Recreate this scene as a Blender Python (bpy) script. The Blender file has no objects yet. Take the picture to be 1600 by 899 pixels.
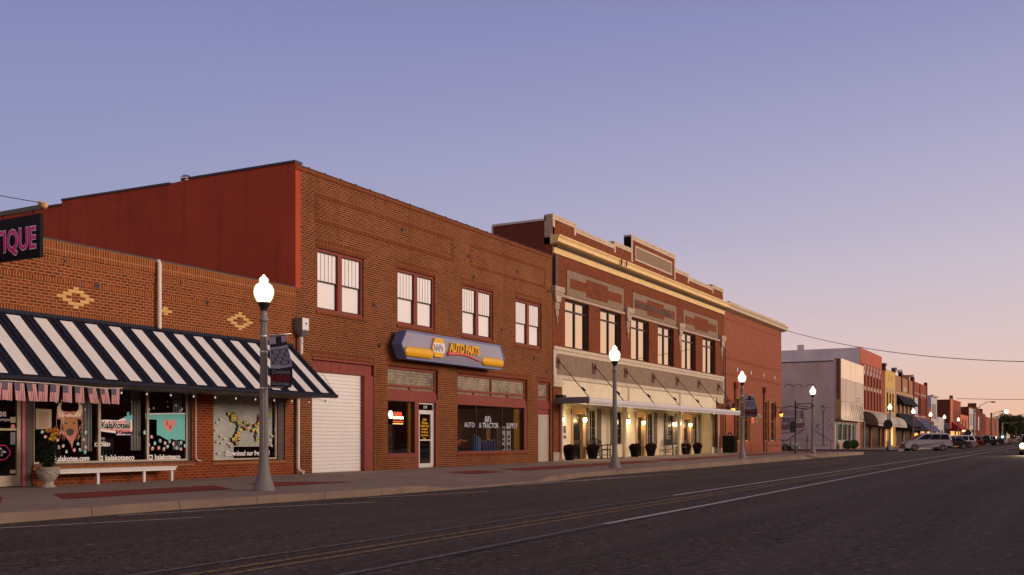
import bpy, math, random
from math import radians as R, sin, cos, pi, sqrt
from mathutils import Vector, Matrix
random.seed(7)
C = bpy.context.scene.collection
sc = bpy.context.scene
# ---------------------------------------------------------------- camera
TH = math.atan(864/1560.0)          # street direction lies this far right of the lens axis
cam = bpy.data.cameras.new("camera"); cam_o = bpy.data.objects.new("camera", cam); C.objects.link(cam_o)
cam.sensor_width = 36; cam.lens = 36*1560/1600.0
cam.shift_x = 0.0; cam.shift_y = (686-449.5)/1600.0
cam.clip_start = 0.1; cam.clip_end = 4000
cam_o.location = (0, 0, 1.25); cam_o.rotation_euler = (R(90), 0, TH - R(90))
sc.camera = cam_o
sc.view_settings.view_transform = 'Standard'; sc.view_settings.look = 'None'
sc.view_settings.exposure = 0.0; sc.view_settings.gamma = 1.0
# ---------------------------------------------------------------- dusk sky
def lin(c):
    return tuple(((v/255.0)/12.92 if v/255.0 <= .04045 else ((v/255.0+.055)/1.055)**2.4) for v in c)
SUN_AZ = R(-38); SUN_EL = R(3)    # afterglow: down the street and behind the camera
W = bpy.data.worlds.new("World"); sc.world = W; W.use_nodes = True
nt = W.node_tree; N = nt.nodes; L = nt.links
for n in list(N): N.remove(n)
wo = N.new('ShaderNodeOutputWorld')
tc = N.new('ShaderNodeTexCoord'); sp = N.new('ShaderNodeSeparateXYZ'); L.new(tc.outputs['Generated'], sp.inputs[0])
def wm(op, a, b=None, clamp=False):
    n = N.new('ShaderNodeMath'); n.operation = op; n.use_clamp = clamp
    for i, q in enumerate((a, b)):
        if q is None: continue
        if isinstance(q, (int, float)): n.inputs[i].default_value = q
        else: L.new(q, n.inputs[i])
    return n.outputs[0]
zc = wm('MAXIMUM', sp.outputs[2], 0.0)
hl = wm('SQRT', wm('MAXIMUM', wm('SUBTRACT', 1.0, wm('MULTIPLY', zc, zc)), 1e-4))
dt = wm('DIVIDE', wm('ADD', wm('MULTIPLY', sp.outputs[0], cos(SUN_AZ)), wm('MULTIPLY', sp.outputs[1], sin(SUN_AZ))), hl)
warm = wm('MULTIPLY', wm('ADD', dt, 0.10), 1/0.92, True)
def ramp(stops):
    r = N.new('ShaderNodeValToRGB'); r.color_ramp.interpolation = 'B_SPLINE' if False else 'LINEAR'
    e = r.color_ramp.elements
    while len(e) > 1: e.remove(e[0])
    e[0].position = sqrt(stops[0][0]); e[0].color = (*lin(stops[0][1]), 1)
    for p, c in stops[1:]:
        q = e.new(sqrt(p)); q.color = (*lin(c), 1)
    L.new(wm('SQRT', zc), r.inputs[0]); return r.outputs[0]
cool = ramp([(0,(250,198,176)),(.06,(244,196,186)),(.12,(206,176,190)),(.19,(155,157,192)),(.27,(145,149,190)),(.38,(130,135,184)),(.6,(104,100,128)),(1,(88,82,100))])
hot = ramp([(0,(236,176,136)),(.02,(230,184,160)),(.045,(224,188,174)),(.09,(214,192,194)),(.16,(200,188,203)),(.26,(174,169,201)),(.38,(143,144,189)),(.6,(104,100,128)),(1,(88,82,100))])
back = ramp([(0,(250,186,128)),(.04,(252,204,160)),(.12,(248,212,188)),(.25,(236,206,200)),(.40,(196,176,186)),(.62,(140,124,140)),(1,(88,82,100))])
mx = N.new('ShaderNodeMix'); mx.data_type = 'RGBA'; L.new(warm, mx.inputs[0]); L.new(cool, mx.inputs[6]); L.new(hot, mx.inputs[7])
bf = wm('MULTIPLY', wm('SUBTRACT', -0.02, sp.outputs[1]), 1/.38, True)
mb_ = N.new('ShaderNodeMix'); mb_.data_type = 'RGBA'; L.new(bf, mb_.inputs[0]); L.new(mx.outputs[2], mb_.inputs[6]); L.new(back, mb_.inputs[7]); mx = mb_
east = ramp([(0,(255,214,188)),(.10,(252,212,196)),(.25,(226,200,206)),(.40,(182,172,198)),(.62,(130,126,150)),(1,(88,82,100))])
ef = wm('MULTIPLY', wm('SUBTRACT', wm('MULTIPLY', dt, -1.0), .16), 1/.30, True)
me_ = N.new('ShaderNodeMix'); me_.data_type = 'RGBA'; L.new(ef, me_.inputs[0]); L.new(mx.outputs[2], me_.inputs[6]); L.new(east, me_.inputs[7]); mx = me_
# brighter band round the place where the sun went down
gl = wm('POWER', wm('MAXIMUM', dt, 0.0), 7.0); gz = wm('POWER', wm('SUBTRACT', 1.0, zc), 7.0)
glow = wm('MULTIPLY', gl, gz)
gm = N.new('ShaderNodeMix'); gm.data_type = 'RGBA'; gm.blend_type = 'ADD'; L.new(wm('MULTIPLY', glow, 0.22), gm.inputs[0])
L.new(mx.outputs[2], gm.inputs[6]); gm.inputs[7].default_value = (1.0, .47, .20, 1)
bg = N.new('ShaderNodeBackground'); L.new(gm.outputs[2], bg.inputs[0]); bg.inputs[1].default_value = 0.97
sky = N.new('ShaderNodeTexSky'); sky.sky_type = 'NISHITA'; sky.sun_disc = False
sky.sun_elevation = SUN_EL; sky.sun_rotation = R(90) - SUN_AZ
b2 = N.new('ShaderNodeBackground'); L.new(sky.outputs[0], b2.inputs[0]); b2.inputs[1].default_value = 0.012
ad = N.new('ShaderNodeAddShader'); L.new(bg.outputs[0], ad.inputs[0]); L.new(b2.outputs[0], ad.inputs[1]); L.new(ad.outputs[0], wo.inputs[0])
sl = bpy.data.lights.new("afterglow", 'SUN'); sl.energy = 2.55; sl.angle = R(24); sl.color = (1.0, .80, .67)
so = bpy.data.objects.new("afterglow", sl); C.objects.link(so)
SA, SE = R(-76), R(11)            # soft glow of the western half of the sky, over the roofs across the street
sd = Vector((cos(SA)*cos(SE), sin(SA)*cos(SE), sin(SE)))
so.rotation_euler = sd.to_track_quat('Z', 'Y').to_euler(); so.location = (0, -10, 30)

# ---------------------------------------------------------------- calibration of the facade plane
F_, H_, h_ = 1560.0, 686.0, 1.25; S_, K_ = sin(TH), cos(TH)
def FX(px, Y=21.0):
    t = (px-800)/F_; return Y*(K_+t*S_)/(S_-t*K_)
def FZ(px, py, Y=21.0):
    return h_+(H_-py)*(FX(px, Y)*K_+Y*S_)/F_
def zs(x):                          # height of the pavement along the street
    ks = [(-60,.15),(30,.15),(40,.19),(52,.23),(67,.27),(86,.2),(106,.16),(900,.16)]
    for (a,za),(b,zb) in zip(ks, ks[1:]):
        if x <= b: return za+(zb-za)*max(0,(x-a))/(b-a)
    return .16
# ---------------------------------------------------------------- materials
MATS = {}
def nn(nt, typ, **kw):
    n = nt.nodes.new(typ)
    for k, v in kw.items(): setattr(n, k, v)
    return n
def base(name):
    m = bpy.data.materials.new(name); m.use_nodes = True; t = m.node_tree
    b = t.nodes['Principled BSDF']; MATS[name] = m; return m, t, b
def mixc(t, fac, a, b, mode='MIX'):
    n = t.nodes.new('ShaderNodeMix'); n.data_type = 'RGBA'; n.blend_type = mode
    for i, q in ((0, fac), (6, a), (7, b)):
        if isinstance(q, (int, float)): n.inputs[i].default_value = q
        elif isinstance(q, tuple): n.inputs[i].default_value = (*q, 1)
        else: t.links.new(q, n.inputs[i])
    return n.outputs[2]
def mth(t, op, a, b=0.0, clamp=False):
    n = t.nodes.new('ShaderNodeMath'); n.operation = op; n.use_clamp = clamp
    for i, q in enumerate((a, b)):
        if isinstance(q, (int, float)): n.inputs[i].default_value = q
        else: t.links.new(q, n.inputs[i])
    return n.outputs[0]
def noise(t, vec, scale, detail=4, rough=.6):
    n = t.nodes.new('ShaderNodeTexNoise'); n.inputs['Scale'].default_value = scale
    n.inputs['Detail'].default_value = detail; n.inputs['Roughness'].default_value = rough
    if vec is not None: t.links.new(vec, n.inputs['Vector'])
    return n.outputs[0]
def rng(t, v, a, b, lo=0.0, hi=1.0):
    n = t.nodes.new('ShaderNodeMapRange'); n.inputs[1].default_value = a; n.inputs[2].default_value = b
    n.inputs[3].default_value = lo; n.inputs[4].default_value = hi; t.links.new(v, n.inputs[0]); return n.outputs[0]
def bump(t, b, hgt, strength=.3, dist=.01):
    n = t.nodes.new('ShaderNodeBump'); n.inputs['Strength'].default_value = strength; n.inputs['Distance'].default_value = dist
    t.links.new(hgt, n.inputs['Height']); t.links.new(n.outputs[0], b.inputs['Normal'])
def plain(name, col, rough=.6, metal=0.0, var=.18, scale=3.0, bmp=0.0, bscale=60, spec=None):
    m, t, b = base(name)
    co = t.nodes.new('ShaderNodeTexCoord').outputs['Object']
    n1 = noise(t, co, scale, 5); n2 = noise(t, co, scale*9, 3)
    f = mth(t, 'ADD', mth(t, 'MULTIPLY', n1, .65), mth(t, 'MULTIPLY', n2, .35))
    d = tuple(max(0, c*(1-var)) for c in col); e = tuple(min(1, c*(1+var)) for c in col)
    t.links.new(mixc(t, rng(t, f, .35, .65), d, e), b.inputs['Base Color'])
    b.inputs['Roughness'].default_value = rough; b.inputs['Metallic'].default_value = metal
    if spec is None and rough >= .75: spec = .12
    if spec is not None: b.inputs['Specular IOR Level'].default_value = spec
    if bmp: bump(t, b, noise(t, co, bscale, 4), bmp, .01)
    return m
def brick(name, c1, c2, mortar, bw=.205, rh=.0735, ms=.0115, soldier=False, dirt=.35, msm=.1, bmp=.5, extra=None, flat=False):
    m, t, b = base(name)
    co = t.nodes.new('ShaderNodeTexCoord').outputs['Object']
    s = t.nodes.new('ShaderNodeSeparateXYZ'); t.links.new(co, s.inputs[0])
    cb = t.nodes.new('ShaderNodeCombineXYZ')
    u = mth(t, 'ADD', s.outputs[0], s.outputs[1]); z = s.outputs[2]
    if flat: u, z = s.outputs[0], s.outputs[1]
    # slight waviness of hand-laid courses
    wv = noise(t, co, 1.3, 2); z = mth(t, 'ADD', z, mth(t, 'MULTIPLY', mth(t, 'SUBTRACT', wv, .5), .012))
    t.links.new(z if soldier else u, cb.inputs[0]); t.links.new(u if soldier else z, cb.inputs[1])
    br = t.nodes.new('ShaderNodeTexBrick'); t.links.new(cb.outputs[0], br.inputs['Vector'])
    br.inputs['Scale'].default_value = 1.0; br.inputs['Mortar Size'].default_value = ms; br.inputs['Mortar Smooth'].default_value = msm
    br.inputs['Brick Width'].default_value = bw; br.inputs['Row Height'].default_value = rh; br.inputs['Bias'].default_value = 0.0
    br.offset = 0.0 if soldier else 0.5
    br.inputs['Color1'].default_value = (*c1, 1); br.inputs['Color2'].default_value = (*c2, 1); br.inputs['Mortar'].default_value = (*mortar, 1)
    big = noise(t, co, .55, 5, .65); fine = noise(t, co, 22, 3)
    st = mth(t, 'MULTIPLY', rng(t, big, .3, .72), rng(t, fine, .2, .8, .6, 1.0))
    dk = tuple(c*.45 for c in c2)
    col = mixc(t, mth(t, 'MULTIPLY', st, dirt), br.outputs[0], dk)
    mpv = t.nodes.new('ShaderNodeMapping'); mpv.inputs['Scale'].default_value = (1.8,1.8,.16); t.links.new(co, mpv.inputs[0])
    col = mixc(t, rng(t, noise(t, mpv.outputs[0], 1.1, 5, .7), .54, .74, 0, dirt*1.1), col, tuple(c*.8 for c in c2))      # rain streaks
    col = mixc(t, rng(t, noise(t, co, .33, 3, .5), .58, .72, 0, dirt*.6), col, tuple(q*.8 for q in mortar))               # repointed patches
    n3 = noise(t, cb.outputs[0], 9, 2)
    col = mixc(t, rng(t, n3, .3, .7, 0, .35), col, tuple(min(1, c*1.5) for c in c1), 'MIX')
    t.links.new(col, b.inputs['Base Color']); b.inputs['Roughness'].default_value = .9; b.inputs['Specular IOR Level'].default_value = .08
    bump(t, b, mth(t, 'SUBTRACT', mth(t, 'MULTIPLY', fine, .25), br.outputs['Fac']), bmp, .008)
    return m
def emis(name, col, st):
    m, t, b = base(name); b.inputs['Base Color'].default_value = (*[min(1, c) for c in col], 1)
    b.inputs['Emission Color'].default_value = (*col, 1); b.inputs['Emission Strength'].default_value = st; return m
def glassy(name, tint=(1,1,1), refl=.12, rough=.02, wavy=True, fk=.5):
    m, t, b = base(name)
    out = [n for n in t.nodes if n.type == 'OUTPUT_MATERIAL'][0]
    tr = t.nodes.new('ShaderNodeBsdfTransparent'); tr.inputs[0].default_value = (*tint, 1)
    g = t.nodes.new('ShaderNodeBsdfGlossy'); g.inputs['Roughness'].default_value = rough
    fr = t.nodes.new('ShaderNodeLayerWeight'); fr.inputs[0].default_value = .25
    co = t.nodes.new('ShaderNodeTexCoord').outputs['Object']
    bm_ = t.nodes.new('ShaderNodeBump'); bm_.inputs['Strength'].default_value = .015; bm_.inputs['Distance'].default_value = .02
    t.links.new(noise(t, co, 1.2, 1), bm_.inputs['Height']); wavy and t.links.new(bm_.outputs[0], g.inputs['Normal'])
    f = mth(t, 'ADD', mth(t, 'MULTIPLY', fr.outputs['Fresnel'], fk), refl, True)
    mx_ = t.nodes.new('ShaderNodeMixShader'); t.links.new(f, mx_.inputs[0]); t.links.new(tr.outputs[0], mx_.inputs[1]); t.links.new(g.outputs[0], mx_.inputs[2])
    t.links.new(mx_.outputs[0], out.inputs[0]); return m

brick('brick_a', (.23,.050,.016), (.080,.018,.008), (.40,.215,.098), dirt=.3)
brick('brick_a_low', (.25,.048,.017), (.11,.022,.010), (.33,.14,.065), dirt=.35)
brick('brick_a_soldier', (.24,.056,.016), (.10,.024,.009), (.42,.225,.095), bw=.2, soldier=True, dirt=.25)
brick('brick_b', (.185,.044,.016), (.046,.012,.007), (.37,.195,.088), dirt=.4)
brick('brick_b_soldier', (.17,.036,.013), (.065,.016,.008), (.30,.13,.058), bw=.2, soldier=True, dirt=.4)
brick('brick_c', (.21,.053,.023), (.085,.022,.012), (.27,.115,.06), dirt=.3, ms=.009)
brick('brick_c_side', (.20,.045,.03), (.13,.03,.022), (.16,.06,.04), dirt=.3)
brick('brick_bank', (.34,.115,.064), (.23,.074,.042), (.18,.062,.038), dirt=.2, ms=.010)
brick('brick_far_red', (.31,.085,.048), (.21,.055,.034), (.25,.09,.06), dirt=.35)
brick('brick_far_dark', (.16,.038,.024), (.10,.026,.018), (.16,.06,.04), dirt=.35)
brick('brick_far_tan', (.40,.20,.11), (.29,.13,.075), (.36,.2,.12), dirt=.35)
brick('paver_red', (.28,.06,.045), (.19,.04,.034), (.16,.07,.055), bw=.2, rh=.1, ms=.006, flat=True, dirt=.3)
def weathered(name, col, streak, amt):
    m, t, b = base(name); co = t.nodes.new('ShaderNodeTexCoord').outputs['Object']
    c = mixc(t, rng(t, noise(t, co, .35, 5, .65), .3, .7), tuple(q*.84 for q in col), tuple(min(1, q*1.14) for q in col))
    mp = t.nodes.new('ShaderNodeMapping'); mp.inputs['Scale'].default_value = (1.6,1.6,.10); t.links.new(co, mp.inputs[0])
    c = mixc(t, rng(t, noise(t, mp.outputs[0], 1.4, 5, .7), .52, .78, 0, amt), c, streak)
    s = t.nodes.new('ShaderNodeSeparateXYZ'); t.links.new(co, s.inputs[0])
    fr = mth(t, 'FRACT', mth(t, 'DIVIDE', mth(t, 'ADD', s.outputs[2], mth(t, 'MULTIPLY', noise(t, co, 2, 2), .03)), .0735))
    fine = noise(t, co, 24, 4)
    t.links.new(c, b.inputs['Base Color']); b.inputs['Roughness'].default_value = .85; b.inputs['Specular IOR Level'].default_value = .12
    bump(t, b, mth(t, 'ADD', mth(t, 'MULTIPLY', mth(t, 'LESS_THAN', fr, .14), -.6), fine), .45, .01)
weathered('red_plaster', (.43,.070,.036), (.23,.045,.032), .75)
plain('buff_inlay', (.62,.38,.14), .85, var=.25, scale=8)
plain('maroon_paint', (.22,.034,.018), .7, var=.16, scale=4)
plain('maroon_dark', (.15,.028,.022), .6, var=.15)
plain('white_paint', (.74,.70,.66), .55, var=.05, scale=2)
plain('garage_white', (.80,.755,.70), .5, var=.035, scale=1.5)
plain('cream_wall', (.70,.60,.42), .8, var=.09, scale=1.5, bmp=.25, bscale=30)
plain('cream_trim', (.56,.455,.34), .75, var=.13, scale=3)
plain('yellow_cornice', (.78,.54,.24), .7, var=.16, scale=2.5)
plain('pale_cornice', (.53,.41,.30), .8, var=.18, scale=2.5)
plain('stone_trim', (.43,.33,.25), .85, var=.18, scale=3, bmp=.2)
plain('stucco_brown', (.25,.175,.12), .92, var=.2, scale=4, bmp=.5, bscale=45)
plain('coping_dark', (.035,.03,.045), .6, var=.2)
plain('coping_white', (.60,.54,.50), .7, var=.1)
plain('tar_black', (.008,.008,.010), .85)
plain('navy', (.010,.011,.024), .6, var=.1, spec=.2)
plain('black_metal', (.014,.013,.014), .42, var=.2)
plain('pot_black', (.008,.007,.007), .7, var=.2, spec=.2)
plain('pipe_cream', (.68,.60,.52), .55, var=.08)
plain('grey_metal', (.24,.23,.25), .42, metal=.5, var=.1)
plain('galv_metal', (.46,.44,.45), .30, metal=.9, var=.2, scale=.6)
plain('galv_pale', (.86,.74,.62), .4, metal=.6, var=.08, scale=.8)
plain('alu', (.62,.60,.58), .35, metal=.6, var=.06)
plain('alu_white', (.66,.62,.56), .45, var=.06)
plain('lamp_grey', (.23,.20,.185), .6, var=.14, scale=14)
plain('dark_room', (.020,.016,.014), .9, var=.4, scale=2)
plain('room_brown', (.09,.045,.02), .9, var=.5, scale=3)
plain('room_yellow', (.34,.17,.01), .8, var=.2)
plain('blind', (.93,.89,.88), .7, var=.02)
plain('blind_gap', (.20,.17,.17), .8, var=.02)
plain('dark_brown', (.075,.05,.042), .6, var=.2)
plain('pink_paint', (.58,.13,.15), .5, var=.1)
plain('sash_grey', (.14,.115,.10), .55, var=.15)
plain('black_sash', (.016,.014,.014), .4)
plain('wood_door', (.045,.022,.014), .5, var=.3, scale=6)
plain('wood_trim', (.46,.25,.10), .6, var=.2, scale=5)
plain('shutter_grey', (.10,.085,.07), .6, var=.1)
plain('concrete_post', (.42,.37,.33), .8, var=.15, scale=6, bmp=.2)
plain('urn_stone', (.40,.34,.28), .9, var=.2, scale=12, bmp=.5, bscale=50)
plain('soil', (.05,.03,.02), .95)
plain('leaf_dark', (.020,.030,.014), .8, var=.5, scale=9)
plain('leaf_green', (.055,.085,.025), .8, var=.5, scale=6)
plain('leaf_tree', (.050,.062,.020), .85, var=.55, scale=.5)
plain('mum_dark', (.035,.010,.010), .85, var=.5, scale=16)
plain('flower_orange', (.62,.22,.04), .7, var=.2); plain('flower_yellow', (.66,.42,.05), .7, var=.2)
plain('bark', (.10,.075,.055), .95, var=.3)
plain('sign_blue', (.022,.034,.15), .3, var=.08); plain('sign_edge', (.12,.18,.40), .35, var=.05)
plain('sign_face', (.29,.29,.38), .22, metal=.15, var=.05, scale=1)
plain('sign_yellow', (.78,.40,.012), .35, var=.05); plain('sign_red', (.70,.13,.08), .35, var=.05)
plain('sign_white', (.78,.76,.76), .4, var=.02); plain('sign_ink', (.22,.21,.27), .4, var=.02)
plain('black_board', (.008,.008,.014), .6, spec=.1); plain('magenta', (.70,.012,.24), .5, var=.05); plain('pale_edge', (.80,.74,.84), .5, var=.04)
plain('chalk', (.96,.90,.88), .7, var=.03); plain('teal', (.15,.55,.50), .6, var=.06); plain('coral', (.80,.25,.22), .6, var=.06)
plain('orange_paint', (.72,.26,.03), .6, var=.05); plain('yellow_paint', (.74,.58,.04), .6, var=.05); plain('green_paint', (.25,.42,.12), .6); plain('mauve', (.45,.16,.30), .6)
plain('bison_brown', (.38,.16,.045), .7, var=.12); plain('bison_pink', (.55,.19,.14), .7, var=.2, scale=20); plain('bison_cream', (.82,.62,.45), .7); plain('bison_nose', (.03,.025,.028), .6)
plain('paper', (.52,.42,.30), .8, var=.1); plain('sheet_white', (.78,.72,.66), .85, var=.2, scale=1.6); plain('blue_item', (.02,.16,.42), .45); plain('navy_item', (.02,.04,.22), .45); plain('card_brown', (.30,.17,.09), .8); plain('teal_chair', (.03,.20,.18), .5)
plain('flag_red', (.42,.05,.06), .8, var=.1); plain('flag_white', (.62,.52,.50), .8, var=.06); plain('flag_blue', (.12,.11,.15), .8, var=.1); plain('cord_white', (.6,.5,.42), .8)
plain('curtain', (.30,.27,.26), .9, var=.2)
plain('banner_sky', (.45,.45,.55), .7, var=.12, scale=6); plain('banner_dark', (.022,.020,.030), .7); plain('banner_mid', (.20,.20,.26), .7); plain('banner_light', (.46,.46,.52), .7); plain('banner_red', (.72,.025,.03), .6)
plain('door_beige', (.46,.39,.31), .6, var=.07)
plain('canopy_paint', (.62,.58,.57), .5, var=.06); plain('canopy_edge_dark', (.16,.155,.18), .5); plain('rust', (.13,.045,.03), .7, var=.2)
weathered('mural_base', (.64,.51,.48), (.44,.36,.35), .6); plain('mural_dark', (.22,.17,.18), .9, var=.3); plain('mural_mid', (.44,.34,.34), .9, var=.2); plain('mural_light', (.55,.46,.46), .9)
weathered('grey_plaster', (.62,.58,.60), (.42,.40,.44), .7); plain('red_far_plaster', (.42,.12,.075), .9, var=.12, scale=.8)
plain('pink_wall', (.48,.30,.25), .85, var=.1); plain('yellow_wall', (.58,.37,.12), .85, var=.1); plain('white_far', (.52,.46,.42), .8, var=.1); plain('orange_far', (.55,.18,.09), .85)
plain('awning_cream', (.47,.40,.34), .85, var=.06); plain('awning_olive', (.15,.125,.095), .85); plain('awning_black', (.016,.016,.022), .8); plain('awning_purple', (.085,.08,.17), .8, var=.05); plain('awning_red', (.27,.03,.03), .8)
plain('gold_frame', (.42,.27,.07), .5, var=.1); plain('sign_ynb', (.72,.11,.04), .5); plain('steel_letter', (.20,.18,.20), .4, metal=.3)
plain('pole_wood', (.20,.15,.125), .9, var=.2, scale=4); plain('pole_steel', (.30,.27,.26), .5, metal=.3)
plain('tyre', (.012,.012,.012), .8); plain('rim', (.36,.35,.36), .3, metal=.8); plain('car_glass', (.006,.006,.009), .2, spec=.12); plain('taillight', (.35,.01,.01), .3)
for nme, c in (('silver',(.49,.46,.49)),('white',(.62,.59,.60)),('charcoal',(.045,.035,.04)),('red',(.20,.015,.02)),('black',(.014,.013,.015)),('tan',(.36,.27,.16)),('grey',(.16,.15,.16))):
    m_ = plain('paint_'+nme, c, .28, metal=.25, var=.03); m_.node_tree.nodes['Principled BSDF'].inputs['Coat Weight'].default_value = .6
m, t, b = base('globe')                                      # frosted glass lit by the lamp inside
_o = [n for n in t.nodes if n.type == 'OUTPUT_MATERIAL'][0]; _e = t.nodes.new('ShaderNodeEmission'); _e.inputs[0].default_value = (1.0,.84,.60,1); _e.inputs[1].default_value = 3.0
_lw = t.nodes.new('ShaderNodeLayerWeight'); _lw.inputs[0].default_value = .5; t.links.new(rng(t, _lw.outputs['Facing'], .3, 1.0, 3.4, 1.25), _e.inputs[1])
_tr = t.nodes.new('ShaderNodeBsdfTransparent'); _tr.inputs[0].default_value = (1,.95,.88,1); _mx = t.nodes.new('ShaderNodeMixShader'); _mx.inputs[0].default_value = .6
t.links.new(_tr.outputs[0], _mx.inputs[1]); t.links.new(_e.outputs[0], _mx.inputs[2]); t.links.new(_mx.outputs[0], _o.inputs[0]); emis('sconce', (1.0,.72,.34), 9.0); emis('lantern', (1.0,.38,.045), 1.9)
emis('neon_white', (1,.86,.62), 5.0); emis('neon_red', (1,.10,.04), 2.6); emis('neon_orange', (1,.5,.12), 3.0)
emis('headlamp', (1.0,.70,.28), 42.0); emis('lit_window', (1.0,.60,.20), .75); emis('street_bulb', (1.0,.62,.25), 22.0); emis('signal_green', (.35,.85,.9), 3.0); emis('signal_orange', (1,.38,.10), 6.0); emis('bulb_dim', (1,.86,.7), .25); emis('strip_light', (1.0,.62,.2), 3.0)
glassy('glass_shop', (.92,.94,.93), .035); glassy('glass_blind', (.99,.985,.98), .05, .05, False, .05)
m, t, b = base('glass_mirror'); b.inputs['Base Color'].default_value = (.66,.58,.54,1); b.inputs['Metallic'].default_value = 1; b.inputs['Roughness'].default_value = .03
co = t.nodes.new('ShaderNodeTexCoord').outputs['Object']; bump(t, b, noise(t, co, .8, 1), .04, .03)
plain('glass_far', (.012,.010,.010), .3, spec=.06)
# glass blocks
m, t, b = base('glass_block'); co = t.nodes.new('ShaderNodeTexCoord').outputs['Object']
s = t.nodes.new('ShaderNodeSeparateXYZ'); t.links.new(co, s.inputs[0]); cb = t.nodes.new('ShaderNodeCombineXYZ'); t.links.new(s.outputs[0], cb.inputs[0]); t.links.new(s.outputs[2], cb.inputs[1])
br = t.nodes.new('ShaderNodeTexBrick'); br.offset = 0; t.links.new(cb.outputs[0], br.inputs['Vector'])
for k, v in (('Scale',1.0),('Mortar Size',.008),('Brick Width',.10),('Row Height',.10),('Mortar Smooth',.2)): br.inputs[k].default_value = v
br.inputs['Color1'].default_value = (.30,.26,.20,1); br.inputs['Color2'].default_value = (.10,.085,.065,1); br.inputs['Mortar'].default_value = (.05,.04,.035,1)
t.links.new(mixc(t, rng(t, noise(t, co, 1.6, 3), .35, .7), br.outputs[0], (.34,.27,.17)), b.inputs['Base Color']); b.inputs['Roughness'].default_value = .22
bump(t, b, mth(t, 'SUBTRACT', noise(t, co, 16, 2), br.outputs['Fac']), .7, .02)
# asphalt
m, t, b = base('asphalt'); co = t.nodes.new('ShaderNodeTexCoord').outputs['Object']
def mapped(sc_): q = t.nodes.new('ShaderNodeMapping'); q.inputs['Scale'].default_value = sc_; t.links.new(co, q.inputs[0]); return q.outputs[0]
gr_ = mth(t, 'ADD', mth(t, 'MULTIPLY', noise(t, co, 40, 2), .45), mth(t, 'MULTIPLY', noise(t, mapped((1.6,.8,1)), 9, 3, .8), .55))
agg = mixc(t, rng(t, gr_, .42, .60), (.023,.016,.013), (.180,.130,.104))
v = t.nodes.new('ShaderNodeTexVoronoi'); v.inputs['Scale'].default_value = 17; t.links.new(co, v.inputs['Vector'])
agg = mixc(t, mth(t, 'MULTIPLY', rng(t, v.outputs['Color'], .84, .93), .55), agg, (.34,.27,.23))
agg = mixc(t, rng(t, noise(t, co, 7, 5, .7), .5, .72, 0, .45), agg, (.030,.021,.020))            # mottling
s = t.nodes.new('ShaderNodeSeparateXYZ'); t.links.new(co, s.inputs[0])
# tyre-polished wheel paths: paler bands along the lanes, with soft wandering edges
yw = mth(t, 'ADD', s.outputs[1], mth(t, 'MULTIPLY', mth(t, 'SUBTRACT', noise(t, mapped((.08,.3,1)), 1, 2), .5), .8))
wp = mth(t, 'ABSOLUTE', mth(t, 'SINE', mth(t, 'MULTIPLY', yw, 1.72)))
agg = mixc(t, rng(t, wp, .55, 1.0, 0, .30), agg, (.135,.105,.085))
agg = mixc(t, rng(t, noise(t, mapped((.05,1.1,1)), 1.2, 5), .42, .68, 0, .45), agg, (.040,.028,.027))   # long dark drips
agg = mixc(t, rng(t, noise(t, co, .16, 4), .42, .72, 0, .45), agg, (.115,.085,.074))
agg = mixc(t, rng(t, noise(t, mapped((.5,.9,1)), .9, 4, .75), .66, .76, 0, .6), agg, (.016,.012,.012))    # oil spots
dn = t.nodes.new('ShaderNodeTexNoise'); dn.inputs['Scale'].default_value = .9; dn.inputs['Detail'].default_value = 5; t.links.new(co, dn.inputs['Vector'])
for sc_, wd, k in ((.17,.0040,1), (.42,.0045,.8)):
    av = t.nodes.new('ShaderNodeVectorMath'); av.operation = 'MULTIPLY_ADD'; t.links.new(dn.outputs['Color'], av.inputs[0]); av.inputs[1].default_value = (2.2,2.2,0); t.links.new(co, av.inputs[2])
    cr = t.nodes.new('ShaderNodeTexVoronoi'); cr.feature = 'DISTANCE_TO_EDGE'; cr.inputs['Scale'].default_value = sc_; t.links.new(av.outputs[0], cr.inputs['Vector'])
    agg = mixc(t, mth(t, 'MULTIPLY', mth(t, 'MULTIPLY', rng(t, cr.outputs[0], 0.0, wd, 1, 0), rng(t, noise(t, co, .25, 2), .46, .58)), k), agg, (.008,.006,.006))
t.links.new(agg, b.inputs['Base Color']); b.inputs['Roughness'].default_value = .85; b.inputs['Specular IOR Level'].default_value = .10
bump(t, b, noise(t, co, 60, 3), .7, .012)
# pavement concrete
def concrete(name, ca, cb_, joints=True):
    m, t, b = base(name); co = t.nodes.new('ShaderNodeTexCoord').outputs['Object']
    c = mixc(t, rng(t, noise(t, co, .6, 5), .3, .7), ca, cb_)
    c = mixc(t, rng(t, noise(t, co, 60, 2), .35, .7, 0, .35), c, tuple(q*.6 for q in ca))
    c = mixc(t, rng(t, noise(t, co, 3.5, 5), .55, .75, 0, .35), c, tuple(q*.55 for q in cb_))
    if joints:
        s = t.nodes.new('ShaderNodeSeparateXYZ'); t.links.new(co, s.inputs[0])
        for o_, per in ((0, 1.8), (1, 1.55)):
            fr = mth(t, 'FRACT', mth(t, 'DIVIDE', s.outputs[o_], per)); c = mixc(t, mth(t, 'MULTIPLY', mth(t, 'LESS_THAN', fr, .012), .7), c, (.07,.05,.045))
    c = mixc(t, rng(t, noise(t, co, 1.1, 4, .75), .60, .74, 0, .5), c, tuple(q*.4 for q in ca))
    t.links.new(c, b.inputs['Base Color']); b.inputs['Roughness'].default_value = .9; b.inputs['Specular IOR Level'].default_value = .12; bump(t, b, noise(t, co, 45, 3), .35, .006); return m
concrete('pave', (.28,.205,.165), (.37,.28,.23)); concrete('kerbstone', (.38,.27,.185), (.25,.175,.13), True); concrete('dirt', (.16,.12,.08), (.10,.085,.06), False)
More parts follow.
